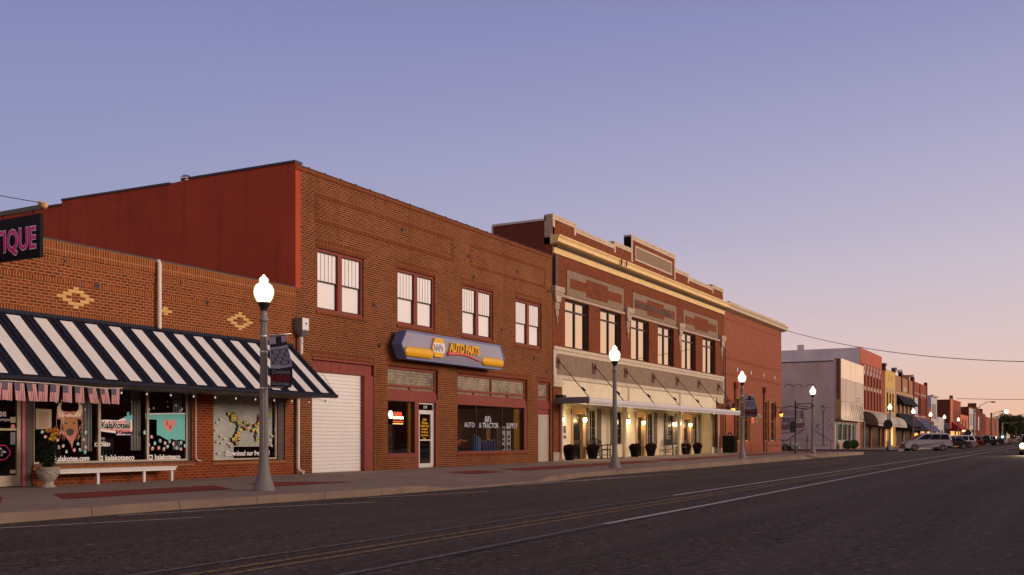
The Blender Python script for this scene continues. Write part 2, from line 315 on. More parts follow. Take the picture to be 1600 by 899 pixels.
def worn(name, col, thr):
    m, t, b = base(name); co = t.nodes.new('ShaderNodeTexCoord').outputs['Object']
    t.links.new(mixc(t, rng(t, noise(t, co, 14, 4), thr-.07, thr+.07), col, (.045,.032,.030)), b.inputs['Base Color']); b.inputs['Roughness'].default_value = .8
worn('line_white', (.60,.50,.46), .60); worn('line_dim', (.55,.46,.43), .60); worn('line_yellow', (.29,.155,.045), .54)
worn('line_faint', (.17,.135,.125), .54); worn('tar_seam', (.014,.010,.010), .62)
# ---------------------------------------------------------------- mesh helpers
def origin(o):
    v = Vector((0,0,0))
    while o is not None: v += o.location; o = o.parent
    return v
class MB:
    def __init__(s): s.v = []; s.f = []; s.m = []; s.s = []
    def add(s, vs, fs, mi=0, sm=False):
        k = len(s.v); s.v += [tuple(q) for q in vs]
        for f in fs: s.f.append(tuple(i+k for i in f)); s.m.append(mi); s.s.append(sm)
        return s
    def box(s, x0, x1, y0, y1, z0, z1, mi=0):
        if x0 > x1: x0, x1 = x1, x0
        if y0 > y1: y0, y1 = y1, y0
        if z0 > z1: z0, z1 = z1, z0
        v = [(x,y,z) for x in (x0,x1) for y in (y0,y1) for z in (z0,z1)]
        return s.add(v, [(0,1,3,2),(4,6,7,5),(0,4,5,1),(2,3,7,6),(0,2,6,4),(1,5,7,3)], mi)
    def quad(s, a, b, c, d, mi=0): return s.add([a,b,c,d], [(0,1,2,3)], mi)
    def prism(s, pts, axis, a, b, mi=0, sm=False):   # pts 2D; axis x:(y,z) y:(x,z) z:(x,y)
        def P(p, t): return (t,p[0],p[1]) if axis == 'x' else ((p[0],t,p[1]) if axis == 'y' else (p[0],p[1],t))
        n = len(pts); v = [P(p,a) for p in pts]+[P(p,b) for p in pts]
        s.add(v, [tuple(range(n)), tuple(range(2*n-1, n-1, -1))], mi)
        k = len(s.v)-2*n
        for i in range(n):
            j = (i+1) % n; s.f.append((k+i,k+n+i,k+n+j,k+j)); s.m.append(mi); s.s.append(sm)
        return s
    def tube(s, pts, r, n=8, mi=0, cap=True):
        pts = [Vector(p) for p in pts]; rr = r if isinstance(r, (list,tuple)) else [r]*len(pts); vs = []; fs = []
        u = None
        for i, p in enumerate(pts):
            d = (pts[min(i+1,len(pts)-1)]-pts[max(i-1,0)]).normalized()
            if u is None: u = d.cross(Vector((0,0,1)) if abs(d.z) < .95 else Vector((1,0,0)))
            else: u = u-d*u.dot(d)                # carry the frame along, so that the tube does not twist
            u.normalize(); w = d.cross(u)
            for k in range(n):
                a = 2*pi*k/n; vs.append(p+(u*cos(a)+w*sin(a))*rr[i])
        for i in range(len(pts)-1):
            for k in range(n): fs.append((i*n+k, i*n+(k+1)%n, (i+1)*n+(k+1)%n, (i+1)*n+k))
        s.add(vs, fs, mi, True)
        if cap: s.add([vs[k] for k in range(n)], [tuple(range(n))[::-1]], mi); s.add(vs[-n:], [tuple(range(n))], mi)
        return s
    def lathe(s, x, y, prof, n=20, mi=0, z=0, sm=True):
        vs = []; fs = []
        for r, h in prof:
            for k in range(n): a = 2*pi*k/n; vs.append((x+r*cos(a), y+r*sin(a), z+h))
        for i in range(len(prof)-1):
            for k in range(n): fs.append((i*n+k, i*n+(k+1)%n, (i+1)*n+(k+1)%n, (i+1)*n+k))
        s.add(vs, fs, mi, sm)
        s.add(vs[:n], [tuple(range(n))[::-1]], mi); s.add(vs[-n:], [tuple(range(n))], mi)
        return s
    def ball(s, c, r, n=12, mi=0, sq=(1,1,1)):
        vs = []; fs = []; m_ = n//2
        for i in range(m_+1):
            t = pi*i/m_
            for k in range(n): a = 2*pi*k/n; vs.append((c[0]+r*sq[0]*sin(t)*cos(a), c[1]+r*sq[1]*sin(t)*sin(a), c[2]+r*sq[2]*cos(t)))
        for i in range(m_):
            for k in range(n): fs.append((i*n+k, (i+1)*n+k, (i+1)*n+(k+1)%n, i*n+(k+1)%n))
        return s.add(vs, fs, mi, True)
    def build(s, name, mats, parent=None):
        if isinstance(mats, str): mats = [mats]
        o0 = origin(parent) if parent is not None else Vector((0,0,0))
        me = bpy.data.meshes.new(name); me.from_pydata([tuple(Vector(v)-o0) for v in s.v], [], s.f)
        for q in mats: me.materials.append(MATS[q])
        me.polygons.foreach_set('material_index', s.m); me.polygons.foreach_set('use_smooth', s.s)
        me.validate(); me.update()
        o = bpy.data.objects.new(name, me); C.objects.link(o)
        if parent is not None: o.parent = parent
        return o
def build_pieces(mb, name, mats, parent):          # every separate piece becomes a part of its own
    par = list(range(len(mb.v)))
    def fd(a):
        while par[a] != a: par[a] = par[par[a]]; a = par[a]
        return a
    for f in mb.f:
        for k in f[1:]: par[fd(k)] = fd(f[0])
    gr = {}
    for i, f in enumerate(mb.f): gr.setdefault(fd(f[0]), []).append(i)
    out = []
    for ids in gr.values():
        n_ = MB(); mp = {}
        for i in ids:
            for k in mb.f[i]:
                if k not in mp: mp[k] = len(n_.v); n_.v.append(mb.v[k])
            n_.f.append(tuple(mp[k] for k in mb.f[i])); n_.m.append(mb.m[i]); n_.s.append(mb.s[i])
        out.append(n_.build(name, mats, parent))
    return out
def tag(o, label=None, cat=None, group=None, kind=None):
    if label: o['label'] = label
    if cat: o['category'] = cat
    if group: o['group'] = group
    if kind: o['kind'] = kind
    return o
def thing(name, label, cat, loc=(0,0,0), group=None):
    o = bpy.data.objects.new(name, None); C.objects.link(o); o.location = loc; o.empty_display_size = .2
    return tag(o, label, cat, group)
def recenter(o, loc):               # a thing that is one mesh gets its origin at its base
    d = Vector(loc); o.data.transform(Matrix.Translation(-d)); o.location = d; return o
def copy_thing(src, loc, rotz, label, group=None, skip=()):
    r = src.copy(); C.objects.link(r); r.location = loc; r.rotation_euler = (0,0,rotz); r['label'] = label
    if group: r['group'] = group
    for ch in list(src.children):
        if ch.name.split('.')[0] in skip: continue
        c = ch.copy(); C.objects.link(c); c.parent = r
        for g in list(ch.children):
            d = g.copy(); C.objects.link(d); d.parent = c
    return r
def text(name, body, size, loc, mat, parent, face='-y', sx=1.0, ext=.003, off=0.0, shear=0.0, align='LEFT', space=1.0):
    cu = bpy.data.curves.new(name, 'FONT'); cu.body = body; cu.size = size; cu.extrude = ext; cu.offset = off; cu.shear = shear
    cu.align_x = align; cu.space_character = space; cu.resolution_u = 3; cu.space_line = .9
    tmp = bpy.data.objects.new('tmp', cu); C.objects.link(tmp)
    dg = bpy.context.evaluated_depsgraph_get(); dg.update()
    me = bpy.data.meshes.new_from_object(tmp.evaluated_get(dg)); bpy.data.objects.remove(tmp); bpy.data.curves.remove(cu)
    M = {'-y': Matrix(((1,0,0),(0,0,-1),(0,1,0))), '-x': Matrix(((0,0,-1),(-1,0,0),(0,1,0)))}[face].to_4x4()
    me.transform(Matrix.Translation(Vector(loc)-(origin(parent) if parent is not None else Vector((0,0,0)))) @ M @ Matrix.Diagonal((sx,1,1,1)))
    me.materials.clear(); me.materials.append(MATS[mat])
    o = bpy.data.objects.new(name, me); C.objects.link(o)
    if parent is not None: o.parent = parent
    return o
def struct(name, mb, mats): return tag(mb.build(name, mats), kind='structure')
def wall(mb, x0, x1, z0, z1, y, ops, depth=.12, mi=0, mr=0):
    # street-facing wall skin with real openings; ops = (xa, xb, za, zb); depth = reveal
    xs = sorted({x0, x1, *[v for o in ops for v in o[:2]]}); zz = sorted({z0, z1, *[v for o in ops for v in o[2:]]})
    for a, b in zip(xs, xs[1:]):
        for c, d in zip(zz, zz[1:]):
            mxx, mz = (a+b)/2, (c+d)/2
            if any(o[0] < mxx < o[1] and o[2] < mz < o[3] for o in ops): continue
            mb.quad((a,y,c),(b,y,c),(b,y,d),(a,y,d), mi)
    for xa, xb, za, zb in ops:
        mb.quad((xa,y,za),(xa,y,zb),(xa,y+depth,zb),(xa,y+depth,za), mr); mb.quad((xb,y,zb),(xb,y,za),(xb,y+depth,za),(xb,y+depth,zb), mr)
        mb.quad((xa,y,zb),(xb,y,zb),(xb,y+depth,zb),(xa,y+depth,zb), mr)
        if za > z0+.01: mb.quad((xa,y+depth,za),(xb,y+depth,za),(xb,y,za),(xa,y,za), mr)
def rect_frame(mb, x0, x1, z0, z1, y0, y1, w, mi=0, wb=None):
    wb = w if wb is None else wb
    mb.box(x0, x0+w, y0, y1, z0, z1, mi); mb.box(x1-w, x1, y0, y1, z0, z1, mi)
    mb.box(x0+w, x1-w, y0, y1, z1-w, z1, mi); mb.box(x0+w, x1-w, y0, y1, z0, z0+wb, mi)
def flatpoly(mb, pts, y, mi=0, t=.004): mb.prism(pts, 'y', y, y-t, mi)
def blob(mb, x, z, y, rx, rz, mi=0, n=10, t=.004, j=0.0):
    mb.prism([(x+rx*cos(2*pi*k/n)*(1+random.uniform(-j,j)), z+rz*sin(2*pi*k/n)*(1+random.uniform(-j,j))) for k in range(n)], 'y', y, y-t, mi)

# ================================================================ SETTING
XL, XR = -40.0, 900.0
kern = [(-40,13.75),(9,13.75),(12.3,13.75),(14.4,13.6),(17.3,13.3),(23,13.2),(27,13.3),(29.4,13.75),(36,13.7),(50,13.85),(67,14.0),(77,14.1),(84,14.1),(86.5,15.2)]
def ky(x):
    for (a,ya),(b,yb) in zip(kern, kern[1:]):
        if x <= b: return ya+(yb-ya)*max(0,(x-a))/(b-a)
    return kern[-1][1]
def cut(x):                          # dropped kerb of the garage driveway
    def ss(t): t = max(0, min(1, t)); return t*t*(3-2*t)
    return 1-ss((x-19.6)/1.2)*ss((26.4-x)/.9)*.86
g = MB(); g.quad((-600,-700,-.30),(2400,-700,-.30),(2400,1200,-.30),(-600,1200,-.30)); struct('ground', g, 'dirt')
rd = MB()
rd.quad((XL,-9,0),(XR,-9,0),(XR,14.2,0),(XL,14.2,0)); rd.quad((83.5,14.2,0),(106.2,14.2,0),(106.2,140,0),(83.5,140,0))
rd.quad((203,14.2,0),(226,14.2,0),(226,140,0),(203,140,0)); rd.quad((83.5,-140,0),(106.2,-140,0),(106.2,-9,0),(83.5,-9,0))
struct('road', rd, 'asphalt')
sw = MB(); kb = MB(); xs = [XL+ i*2.5 for i in range(20)]+[9+i*.5 for i in range(0,44)]+[31+i*2.5 for i in range(0,23)]
xs = sorted({x for x in xs if x < 86}|{86.5})
def kz(x): return .15-(.15-.022)*(1-cut(x)) + (zs(x)-.15)
for a, b in zip(xs, xs[1:]):
    for i in range(4):
        def pt(x, i): 
            y = ky(x)+.17 + [0,1.0,2.0][i] if i < 3 else (17.6 if i == 3 else 27)
            t = [0, .45, .82, 1, 1][i]; return (x, y, kz(x)*(1-t)+zs(x)*t)
        sw.quad(pt(a,i), pt(b,i), pt(b,i+1), pt(a,i+1))
    A, B = ky(a), ky(b); za, zb = kz(a)+.004, kz(b)+.004
    kb.quad((a,A-.03,0),(b,B-.03,0),(b,B,zb-.02),(a,A,za-.02)); kb.quad((a,A,za-.02),(b,B,zb-.02),(b,B+.03,zb),(a,A+.03,za))
    kb.quad((a,A+.03,za),(b,B+.03,zb),(b,B+.17,zb),(a,A+.17,za)); kb.quad((a,A+.17,za),(b,B+.17,zb),(b,B+.17,zb-.05),(a,A+.17,za-.05))
kb.quad((86.5,ky(86.5)-.03,0),(86.5,140,0),(86.5,140,.2),(86.5,ky(86.5),.2))
struct('sidewalk', sw, 'pave'); struct('kerb', kb, 'kerbstone')
fw = MB()
for x0, x1 in ((106.2,203.0),(226,600)):
    fw.box(x0, x1, 14.6, 40, .0, .16)
struct('far_sidewalk', fw, 'pave')
so_ = MB(); so_.box(XL, 83.5, -16, -9, 0, .15); so_.box(106.2, 600, -16, -9, 0, .15); struct('opposite_sidewalk', so_, 'pave')
# red paver bands set in the pavement
pv = MB()
def band(pts):
    xs_ = [p[0] for p in pts]; x0, x1 = min(xs_), max(xs_)
    def hit(x):
        ys = []
        for (ax,ay),(bx,by) in zip(pts, pts[1:]+pts[:1]):
            if (ax-x)*(bx-x) <= 0 and ax != bx: ys.append(ay+(by-ay)*(x-ax)/(bx-ax))
        return min(ys), max(ys)
    n = max(2, int((x1-x0)/1.0)); st = [x0+1e-3+(x1-x0-2e-3)*i/n for i in range(n+1)]
    for a, b in zip(st, st[1:]):
        (l0,h0),(l1,h1) = hit(a), hit(b); pv.quad((a,l0,zs(a)+.006),(b,l1,zs(b)+.006),(b,h1,zs(b)+.006),(a,h0,zs(a)+.006))
band([(4,15.9),(10.7,15.9),(11.8,17.5),(4,17.5)])
band([(11.9,15.9),(16.3,15.9),(17.2,17.6),(12.7,17.6)]); band([(17.3,15.9),(20.4,15.9),(19.4,17.6),(18.1,17.6)])
band([(26.6,16.2),(29,16.2),(30,17.9),(27.8,17.9)]); band([(30.2,16.2),(44.0,16.2),(44.7,17.8),(31.0,17.8)])
band([(45,16.2),(55.6,16.2),(56.3,17.8),(45.8,17.8)]); band([(56.6,16.3),(68.0,16.3),(68.6,17.8),(57.4,17.8)]); band([(69,16.3),(80.0,16.3),(80.6,17.8),(69.8,17.8)])
struct('paver_band', pv, 'paver_red')
# painted lines and tar seams
def line(mb, pts, w, z):
    for (xa,ya),(xb,yb) in zip(pts, pts[1:]):
        mb.quad((xa,ya-w/2,z),(xb,yb-w/2,z),(xb,yb+w/2,z),(xa,ya+w/2,z))
lw = MB(); line(lw, [(21,7.56),(35,7.62),(60,7.75),(105,7.8),(200,7.8)], .11, .006); line(lw, [(13.5,5.9),(18,5.9),(35,6.1),(60,6.25),(105,6.3),(200,6.3)], .11, .006)
line(lw, [(108,5.0),(112,5.0)], .1, .006)
struct('white_lane_line', lw, 'line_white')
lf = MB(); line(lf, [(2,7.42),(9,7.48),(21,7.56)], .09, .006); line(lf, [(1,5.75),(8,5.8),(13.5,5.9)], .10, .006); struct('worn_lane_line', lf, 'line_faint')
ld = MB()
line(ld, [(7.5,13.4),(8.6,13.05),(11.5,12.02)], .09, .006); line(ld, [(11.1,13.45),(13.6,12.83),(15.9,11.89)], .09, .006); line(ld, [(17.0,12.9),(20.4,11.92)], .09, .006); line(ld, [(21,13.0),(27,13.05)], .05, .006)
for i in range(7): line(ld, [(23.4+i*.9,13.05-.03*i),(27.2+i*.9,12.45-.02*i)], .05, .006)
line(ld, [(23,12.75),(29,12.55),(34.5,12.23)], .07, .006)
line(ld, [(70,13.4),(83,13.4)], .08, .006); line(ld, [(107,13.6),(118,12.8)], .1, .006)
struct('faded_parking_line', ld, 'line_dim')
ly = MB(); line(ly, [(1,6.72),(8,6.75),(20,6.78),(45,6.9)], .10, .006); line(ly, [(1,7.0),(8,7.03),(20,7.06),(45,7.15)], .10, .006); struct('yellow_centre_line', ly, 'line_yellow')
ts = MB(); line(ts, [(9,5.7),(14,5.77),(22,5.82)], .05, .006); line(ts, [(9,9.9),(11,9.95),(12.4,9.6),(14.5,9.8),(19,9.7)], .012, .006); line(ts, [(16,10.9),(18.5,10.7),(24,10.9)], .012, .006)
rs = random.Random(5)
for x0_, y0_, n_, dx_, dy_ in ((11,11.2,16,.45,.02),(13.5,9.3,9,.30,-.12),(24,10.6,24,.55,.01),(22,4.6,20,.5,.05),(34,9.0,22,.8,.02),(14.5,4.2,10,.3,.16),(45,5.0,20,1.0,-.02),(9.2,8.6,8,.3,-.10)):
    pts_ = [(x0_, y0_)]
    for _ in range(n_): pts_.append((pts_[-1][0]+dx_*rs.uniform(.5,1.4), pts_[-1][1]+dy_+rs.uniform(-.12,.12)))
    line(ts, pts_, rs.uniform(.014,.03), .0045)
struct('tar_seam', ts, 'tar_seam')
# weeds in the driveway joint
def tuft(mb, x, y, z, r, h, n):
    for _ in range(n):
        a = random.uniform(0, 2*pi); q = random.uniform(0, r); px, py = x+q*cos(a), y+q*sin(a); l = h*random.uniform(.5,1); w = .012; b_ = random.uniform(0, 2*pi)
        mb.add([(px-w*cos(b_),py-w*sin(b_),z),(px+w*cos(b_),py+w*sin(b_),z),(px+cos(a)*l*.5,py+sin(a)*l*.5,z+l)], [(0,1,2)])
wd = MB()
for i in range(14): tuft(wd, 18.7+.12*i, 13.55+.13*i*(1 if i < 9 else .2), .05, .07, .10, 9)
tag(wd.build('weeds', 'leaf_green'), kind='stuff')

# ================================================================ BOUTIQUE (one storey, brick)
YF = 21.0
A = thing('brick_shop', 'low brick shop with striped awning and painted display windows', 'shop', (18, YF, .15))
opsA = [(8.0,14.935,.15,3.0),(14.94,19.75,.62,2.95),(20.55,23.5,.60,2.85)]
mb = MB(); wall(mb, 3.0, 23.97, .10, 5.301, YF, opsA, .16)
mb.box(3.0, 23.96, YF+.34, YF+14, 5.2, 5.3, 1); mb.quad((3,YF,.1),(3,YF,5.3),(3,YF+14,5.3),(3,YF+14,.1))
mb.quad((3,YF+14,.1),(3,YF+14,5.3),(23.96,YF+14,5.3),(23.96,YF+14,.1))
mb.quad((23.955,YF+.001,.1),(23.955,YF+14,.1),(23.955,YF+14,5.3),(23.955,YF+.001,5.3))
mb.build('wall', ['brick_a', 'tar_black'], A)
mb = MB(); mb.box(3, 23.965, YF-.012, YF+.32, 5.302, 5.94)
mb.build('parapet', 'brick_a', A)
mb = MB(); mb.box(3.0, 23.965, YF-.04, YF-.013, 5.62, 5.955); mb.box(3.0, 23.965, YF-.032, YF-.013, 5.46, 5.54)
mb.box(12.5, 23.955, YF-.018, YF-.003, 4.96, 5.09); mb.box(12.5, 23.955, YF-.018, YF-.003, 4.16, 4.30); mb.box(11.2, 12.3, YF-.018, YF-.003, 4.2, 5.0)
pass
for x0, x1 in ((14.9,19.8),(20.5,23.55)): mb.box(x0, x1, YF-.035, YF+.02, .50, .615)
build_pieces(mb, 'soldier_course', 'brick_a_soldier', A)
mb = MB(); mb.box(3.0, 23.965, YF-.06, YF+.36, 5.955, 5.985); mb.build('coping', 'coping_dark', A)
mb = MB(); mb.box(19.8, 20.5, YF-.016, YF-.002, .16, 2.6); mb.box(14.9, 23.95, YF-.010, YF-.002, .16, .49); mb.build('lower_brickwork', 'brick_a_low', A)
def diamond(cx, cz, k):
    mb = MB(); rows = [1,2,3,2,1] if k == 1 else [1,3,5,7,5,3,1]
    bw = .205; rh = .0735*(1 if k == 1 else 1.02)
    if k == 1: rows = [1,3,1]
    n = len(rows)
    for i, r in enumerate(rows):
        z = cz+(n/2-i-1)*rh*1.0; w = r*bw/2*.72
        segs = [(-w, w)]
        if k > 1 and i in (2,3,4): q = .30 if i != 3 else .24; segs = [(-w,-.12),(.12,w)] if i != 3 else [(-w,-.27),(.27,w)]
        for a, b in segs: mb.box(cx+a, cx+b, YF-.008, YF-.001, z+.004, z+rh-.004)
    mb.build('diamond_inlay', 'buff_inlay', A)
diamond(FX(118.5), FZ(118.5,465.5), 2); diamond(FX(258.5), FZ(258.5,486.5), 1); diamond(FX(375), FZ(375,502), 2)
for x, z in [(FX(a), FZ(a,b)) for a, b in ((99.5,408.5),(151,446.5),(281,441),(323,473.5))]:
    mb = MB(); mb.prism([(x-.07,z),(x,z+.09),(x+.07,z),(x,z-.09)], 'y', YF-.03, YF-.001); mb.ball((x,YF-.04,z), .025, 8); mb.build('tie_plate', 'black_metal', A)
# awning: standing-seam striped metal
mb = MB(); yt, zt, yb, zb = YF-.02, 4.14, 19.2, 2.56
per = .69; x = 23.8; k = 0; nrm = Vector((0,-(zt-zb),-(yb-yt)*-1)).normalized()
def aw(xa, xb, mi, o=0.0, t0=0.0, t1=1.0):
    def p(x, t, o_=0): return (x, yt+(yb-yt)*t-.5*o_, zt+(zb-zt)*t+.7*o_)
    mb.quad(p(xa,t0,o), p(xa,t1,o), p(xb,t1,o), p(xb,t0,o), mi)
aw(3, 23.8, 1)
while x > 4:
    a = x-.33-.36; aw(a, a+.36, 0, .012, .055, .965); 
    for q in (a, a+.36, a+.36+.165): mb.tube([(q, yt, zt+.012), (q, yb, zb+.012)], .011, 4, 1, False)
    x -= per
mb.box(3, 23.82, YF-.05, YF-.003, 4.10, 4.20, 1)                    # top flashing
mb.box(3, 23.82, yb-.02, yb+.03, zb-.055, zb+.02, 1)
mb.add([(23.8,yt,zt),(23.8,yb,zb),(23.8,yb,zb-.08),(23.8,YF-.02,zb-.02)], [(0,1,2,3)], 1)
mb.build('awning', ['white_paint', 'navy'], A)
mb = MB(); mb.box(3, 23.7, yb+.05, YF-.01, zb-.07, zb-.03); mb.build('awning_soffit', 'sash_grey', A)
mb = MB(); mb.tube([(23.78,YF-.02,4.75),(23.76,yb+.05,2.6)], .006, 5); mb.build('awning_stay', 'black_metal', A)
# shop room behind the glass
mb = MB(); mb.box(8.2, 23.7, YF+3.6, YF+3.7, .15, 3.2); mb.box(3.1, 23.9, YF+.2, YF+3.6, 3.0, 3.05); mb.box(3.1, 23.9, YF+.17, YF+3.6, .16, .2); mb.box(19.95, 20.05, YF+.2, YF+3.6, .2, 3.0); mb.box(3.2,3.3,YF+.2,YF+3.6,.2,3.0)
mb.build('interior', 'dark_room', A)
def shopwin(x0, x1, z0, z1, mull, frame_mat='cream_trim', w=.045, parent=None, y=YF+.07):
    mb = MB(); rect_frame(mb, x0, x1, z0, z1, y, y+.06, w)
    for q in mull: mb.box(q-.035, q+.035, y-.01, y+.05, z0+w, z1-w)
    o = mb.build('window', frame_mat, parent); mb = MB(); mb.box(x0+w, x1-w, y+.03, y+.034, z0+w, z1-w); mb.build('pane', 'glass_shop', o); return o
W1 = shopwin(14.96, 19.66, .66, 2.93, [16.80, 18.30], parent=A); tag(W1, 'three-pane display window painted with a bison, a logo and a teal map')
W2 = shopwin(20.58, 23.20, .64, 2.83, [], parent=A); tag(W2, 'display window with a flower butterfly and a free app slogan')
mb = MB(); mb.box(14.72, 14.93, YF+.02, YF+.12, .15, 3.0); mb.box(23.22, 23.5, YF+.04, YF+.12, .6, 2.85); mb.box(14.96,19.75,YF+.02,YF+.1,.60,.655); mb.box(19.665,19.75,YF+.05,YF+.12,.66,2.95); build_pieces(mb, 'brown_panel', 'dark_brown', A)
mb = MB(); mb.box(14.635, 14.705, YF-.02, YF+.06, .16, 2.95); mb.build('pink_post', 'pink_paint', A)
mb = MB(); mb.tube([(19.86,YF-.03,2.6),(19.86,YF-.03,.72),(19.90,YF-.06,.66),(19.98,YF-.1,.64)], .022, 6); mb.build('conduit', 'pipe_cream', A)
# door
D = None
mb = MB(); rect_frame(mb, 13.2, 14.62, .17, 2.9, YF+.02, YF+.08, .09, wb=.24); mb.box(13.29, 14.53, YF+.03, YF+.07, 1.44, 1.49); D = mb.build('door', 'cream_trim', A)
mb = MB(); mb.box(13.29, 14.53, YF+.05, YF+.055, .41, 2.81); mb.build('pane', 'glass_shop', D)
yy = YF+.046
text('lettering', 'KalaKotee', .24, (13.45, yy, 1.76), 'chalk', D, sx=.82, off=.004); text('lettering', '& Company', .10, (13.95, yy, 1.66), 'chalk', D)
mb = MB(); flatpoly(mb, [(14.37,1.62),(14.51,1.62),(14.51,1.75),(14.37,1.75)], yy, 0); flatpoly(mb, [(14.38,1.12),(14.50,1.12),(14.50,1.40),(14.38,1.40)], yy, 1); flatpoly(mb, [(14.37,.46),(14.52,.46),(14.52,.54),(14.37,.54)], yy, 0); blob(mb, 14.44, 1.52, yy, .055, .07, 2); mb.build('sticker', ['paper','banner_mid','coral'], D)
mb = MB(); pts = [(14.13+.24*cos(a)*(1+.05*cos(6*a)), .94+.17*sin(a)*(1+.05*cos(6*a))) for a in [2*pi*i/30 for i in range(31)]]
mb.tube([(p[0],yy,p[1]) for p in pts], .012, 5); mb.build('door_emblem', 'magenta', D)
text('lettering', 'OPEN\nTues - Sat\n10 to 5', .075, (13.97, yy, 1.0), 'chalk', D)
# window painting
yp = W1; py_ = YF+.097
def P(px, py, Y=YF+.1): return (FX(px, Y), FZ(px, py, Y))
def curvepts(l): return [P(*q) for q in l]
def add_text_px(body, px, py, hpx, mat, parent, sx=1.0, off=0.0, shear=0.0, Y=YF+.094, name='lettering', ext=.003, align='LEFT', space=1.0):
    x, z = FX(px, Y), FZ(px, py, Y); x2, z2 = FX(px, Y), FZ(px, py-hpx, Y)
    return text(name, body, (z2-z)/.72, (x, Y, z), mat, parent, sx=sx, off=off, shear=shear, ext=ext, align=align, space=space)
mb = MB(); Yb = YF+.09
def poly_px(mb, l, mi, lay=0): mb.prism([(FX(a, Yb), FZ(a, b, Yb)) for a, b in l], 'y', Yb-.002*lay, Yb-.002*lay-.0016, mi)
head = [(89,644),(93,641),(98,642),(104,643),(110,643.5),(117,643),(122,643.5),(127,647),(128,654),(127,662),(125,668),(121.5,674),(119,680),(117.5,684),(115.5,688),(114,695),(112.5,702),(111,696),(108,690),(104,685),(101,680),(96,678),(92,670),(89,660),(88,652)]
poly_px(mb, head, 1, 0)
poly_px(mb, [(101,661),(105,660),(105,663),(101,663)], 3, 3); poly_px(mb, [(114,660),(118,661),(118,663),(114,663)], 3, 3)
poly_px(mb, [(94,655),(100,652),(110,652),(120,653),(121,662),(117,676),(110,682),(104,680),(99,670)], 0, 1)
poly_px(mb, [(103,673),(106,670),(112,670),(115.5,673),(114,679),(110,682),(105.5,680)], 3, 2)
poly_px(mb, [(101,650),(108,646),(114,649),(118,654),(112,651),(106,652)], 2, 1)
poly_px(mb, [(98,653),(92,652),(89,644),(89,637),(92,631),(97,628),(95,634),(95,640),(99,645),(102,649)], 2, 2)
poly_px(mb, [(120,652),(126,650),(129,643),(128,635),(124,629),(121,628),(123,634),(122.5,640),(118,645),(115,650)], 2, 2)
for i in range(46):
    e = i/45.0; a = 88.5+38.5*e; b = 646+2*sin(i*1.7) if 6 < i < 40 else 655; dn_ = 10+ (56-abs(a-110)*2.2)*.9
    poly_px(mb, [(a-1.1,b),(a+1.1,b),(a+1.6,b+dn_*.6),(a+(110-a)*.12,b+dn_),(a-.4,b+dn_*.55)], [1,0,1,2][i%4] if i%4 != 3 or i%8 == 3 else 1, .2) if abs(a-110) > 11 else None
for i in range(40):
    a = 90+random.random()*38; b = 646+random.random()*38
    if abs(a-109) > 8 or b > 684: poly_px(mb, [(a,b),(a+.9,b+1),(a+random.uniform(-1.5,1.5),b+7)], random.choice([0,2,1]), 1.5)
mb.build('bison_painting', ['bison_brown','bison_pink','bison_cream','bison_nose'], W1)
mb = MB(); poly_px(mb, [(56,638.5),(80.5,640),(80.5,670),(56,671)], 0); 
for i in range(9): poly_px(mb, [(60+random.random()*3,644+i*2.8),(76-random.random()*4,644+i*2.8),(76,645+i*2.8),(60,645+i*2.8)], 1, 1)
mb.build('poster', ['paper','bison_brown'], W1)
mb = MB()
def spots(l, rad=2.6):
    for a, b in l:
        x, z = FX(a, Yb), FZ(a, b, Yb); r = rad*.0155
        blob(mb, x, z, Yb, r, r*1.15, random.choice([0,1]), 9, .002, .25); blob(mb, x+random.uniform(-.4,.4)*r, z+random.uniform(-.3,.3)*r, Yb-.002, r*.6, r*.6, 2, 8, .002, .3); blob(mb, x+.2*r, z, Yb-.004, r*.28, r*.35, 3, 7, .002)
spots([(66,675),(90,688),(92,699),(99,697),(104,706),(116,703),(122,694),(125,703),(131,687),(134,676),(134,699),(133,707),(71,683)])
spots([(226,676),(231,687),(237,683),(242,693),(250,689),(258,693),(262,698),(265,690),(271,694),(276,700),(248,700),(256,702),(238,701),(283,692),(289,697),(283,702),(232,695)], 3)
mb.build('spot_painting', ['coral','teal','chalk','black_board'], W1)
mb = MB(); poly_px(mb, [(227,646.5),(289,646),(289,689),(282,687),(275,688),(268,686),(262,688),(255,684),(250,681),(245,680),(245,656),(227,655)], 0)
poly_px(mb, [(227,646),(289,645.4),(289,647),(227,647.6)], 2, 1)
hx = [(254.5,662),(255,657),(259,655),(264,659),(268,655.5),(273,656),(274.5,661),(272,667),(264,675),(257,668)]
poly_px(mb, hx, 1, 1); mb.build('map_painting', ['teal','coral','chalk'], W1)
add_text_px('E', 260, 664.5, 6, 'black_board', W1, Y=YF+.084); add_text_px('R', 264.5, 670.5, 6, 'black_board', W1, Y=YF+.084)
mb = MB(); poly_px(mb, [(157,657),(163,656),(184,657),(196,652),(206,653),(206.5,672),(204,680),(182,680),(180,677),(157,674)], 1); poly_px(mb, [(160,660),(204,657),(204,677),(184,677),(181,674),(160,671.5)], 0, 1)
poly_px(mb, [(159,664),(203,661),(203,669),(159,668.5)], 2, 2)
poly_px(mb, [(198,645),(200,643.5),(202,645),(202,650),(205,648),(207.5,650),(207,655),(203,657),(202,661),(198,661),(197,656),(194,654),(195,650),(198,652)], 3, 2); mb.build('logo_painting', ['coral','chalk','black_board','teal'], W1)
add_text_px('KalaKotee', 158, 669.5, 12, 'chalk', W1, sx=.76, off=.022, Y=YF+.082); add_text_px('KalaKotee', 158, 669.5, 12, 'black_board', W1, sx=.76, off=.004, Y=YF+.078)
add_text_px('& Company', 181, 678.5, 6, 'black_board', W1, sx=.8, off=.004, Y=YF+.082)
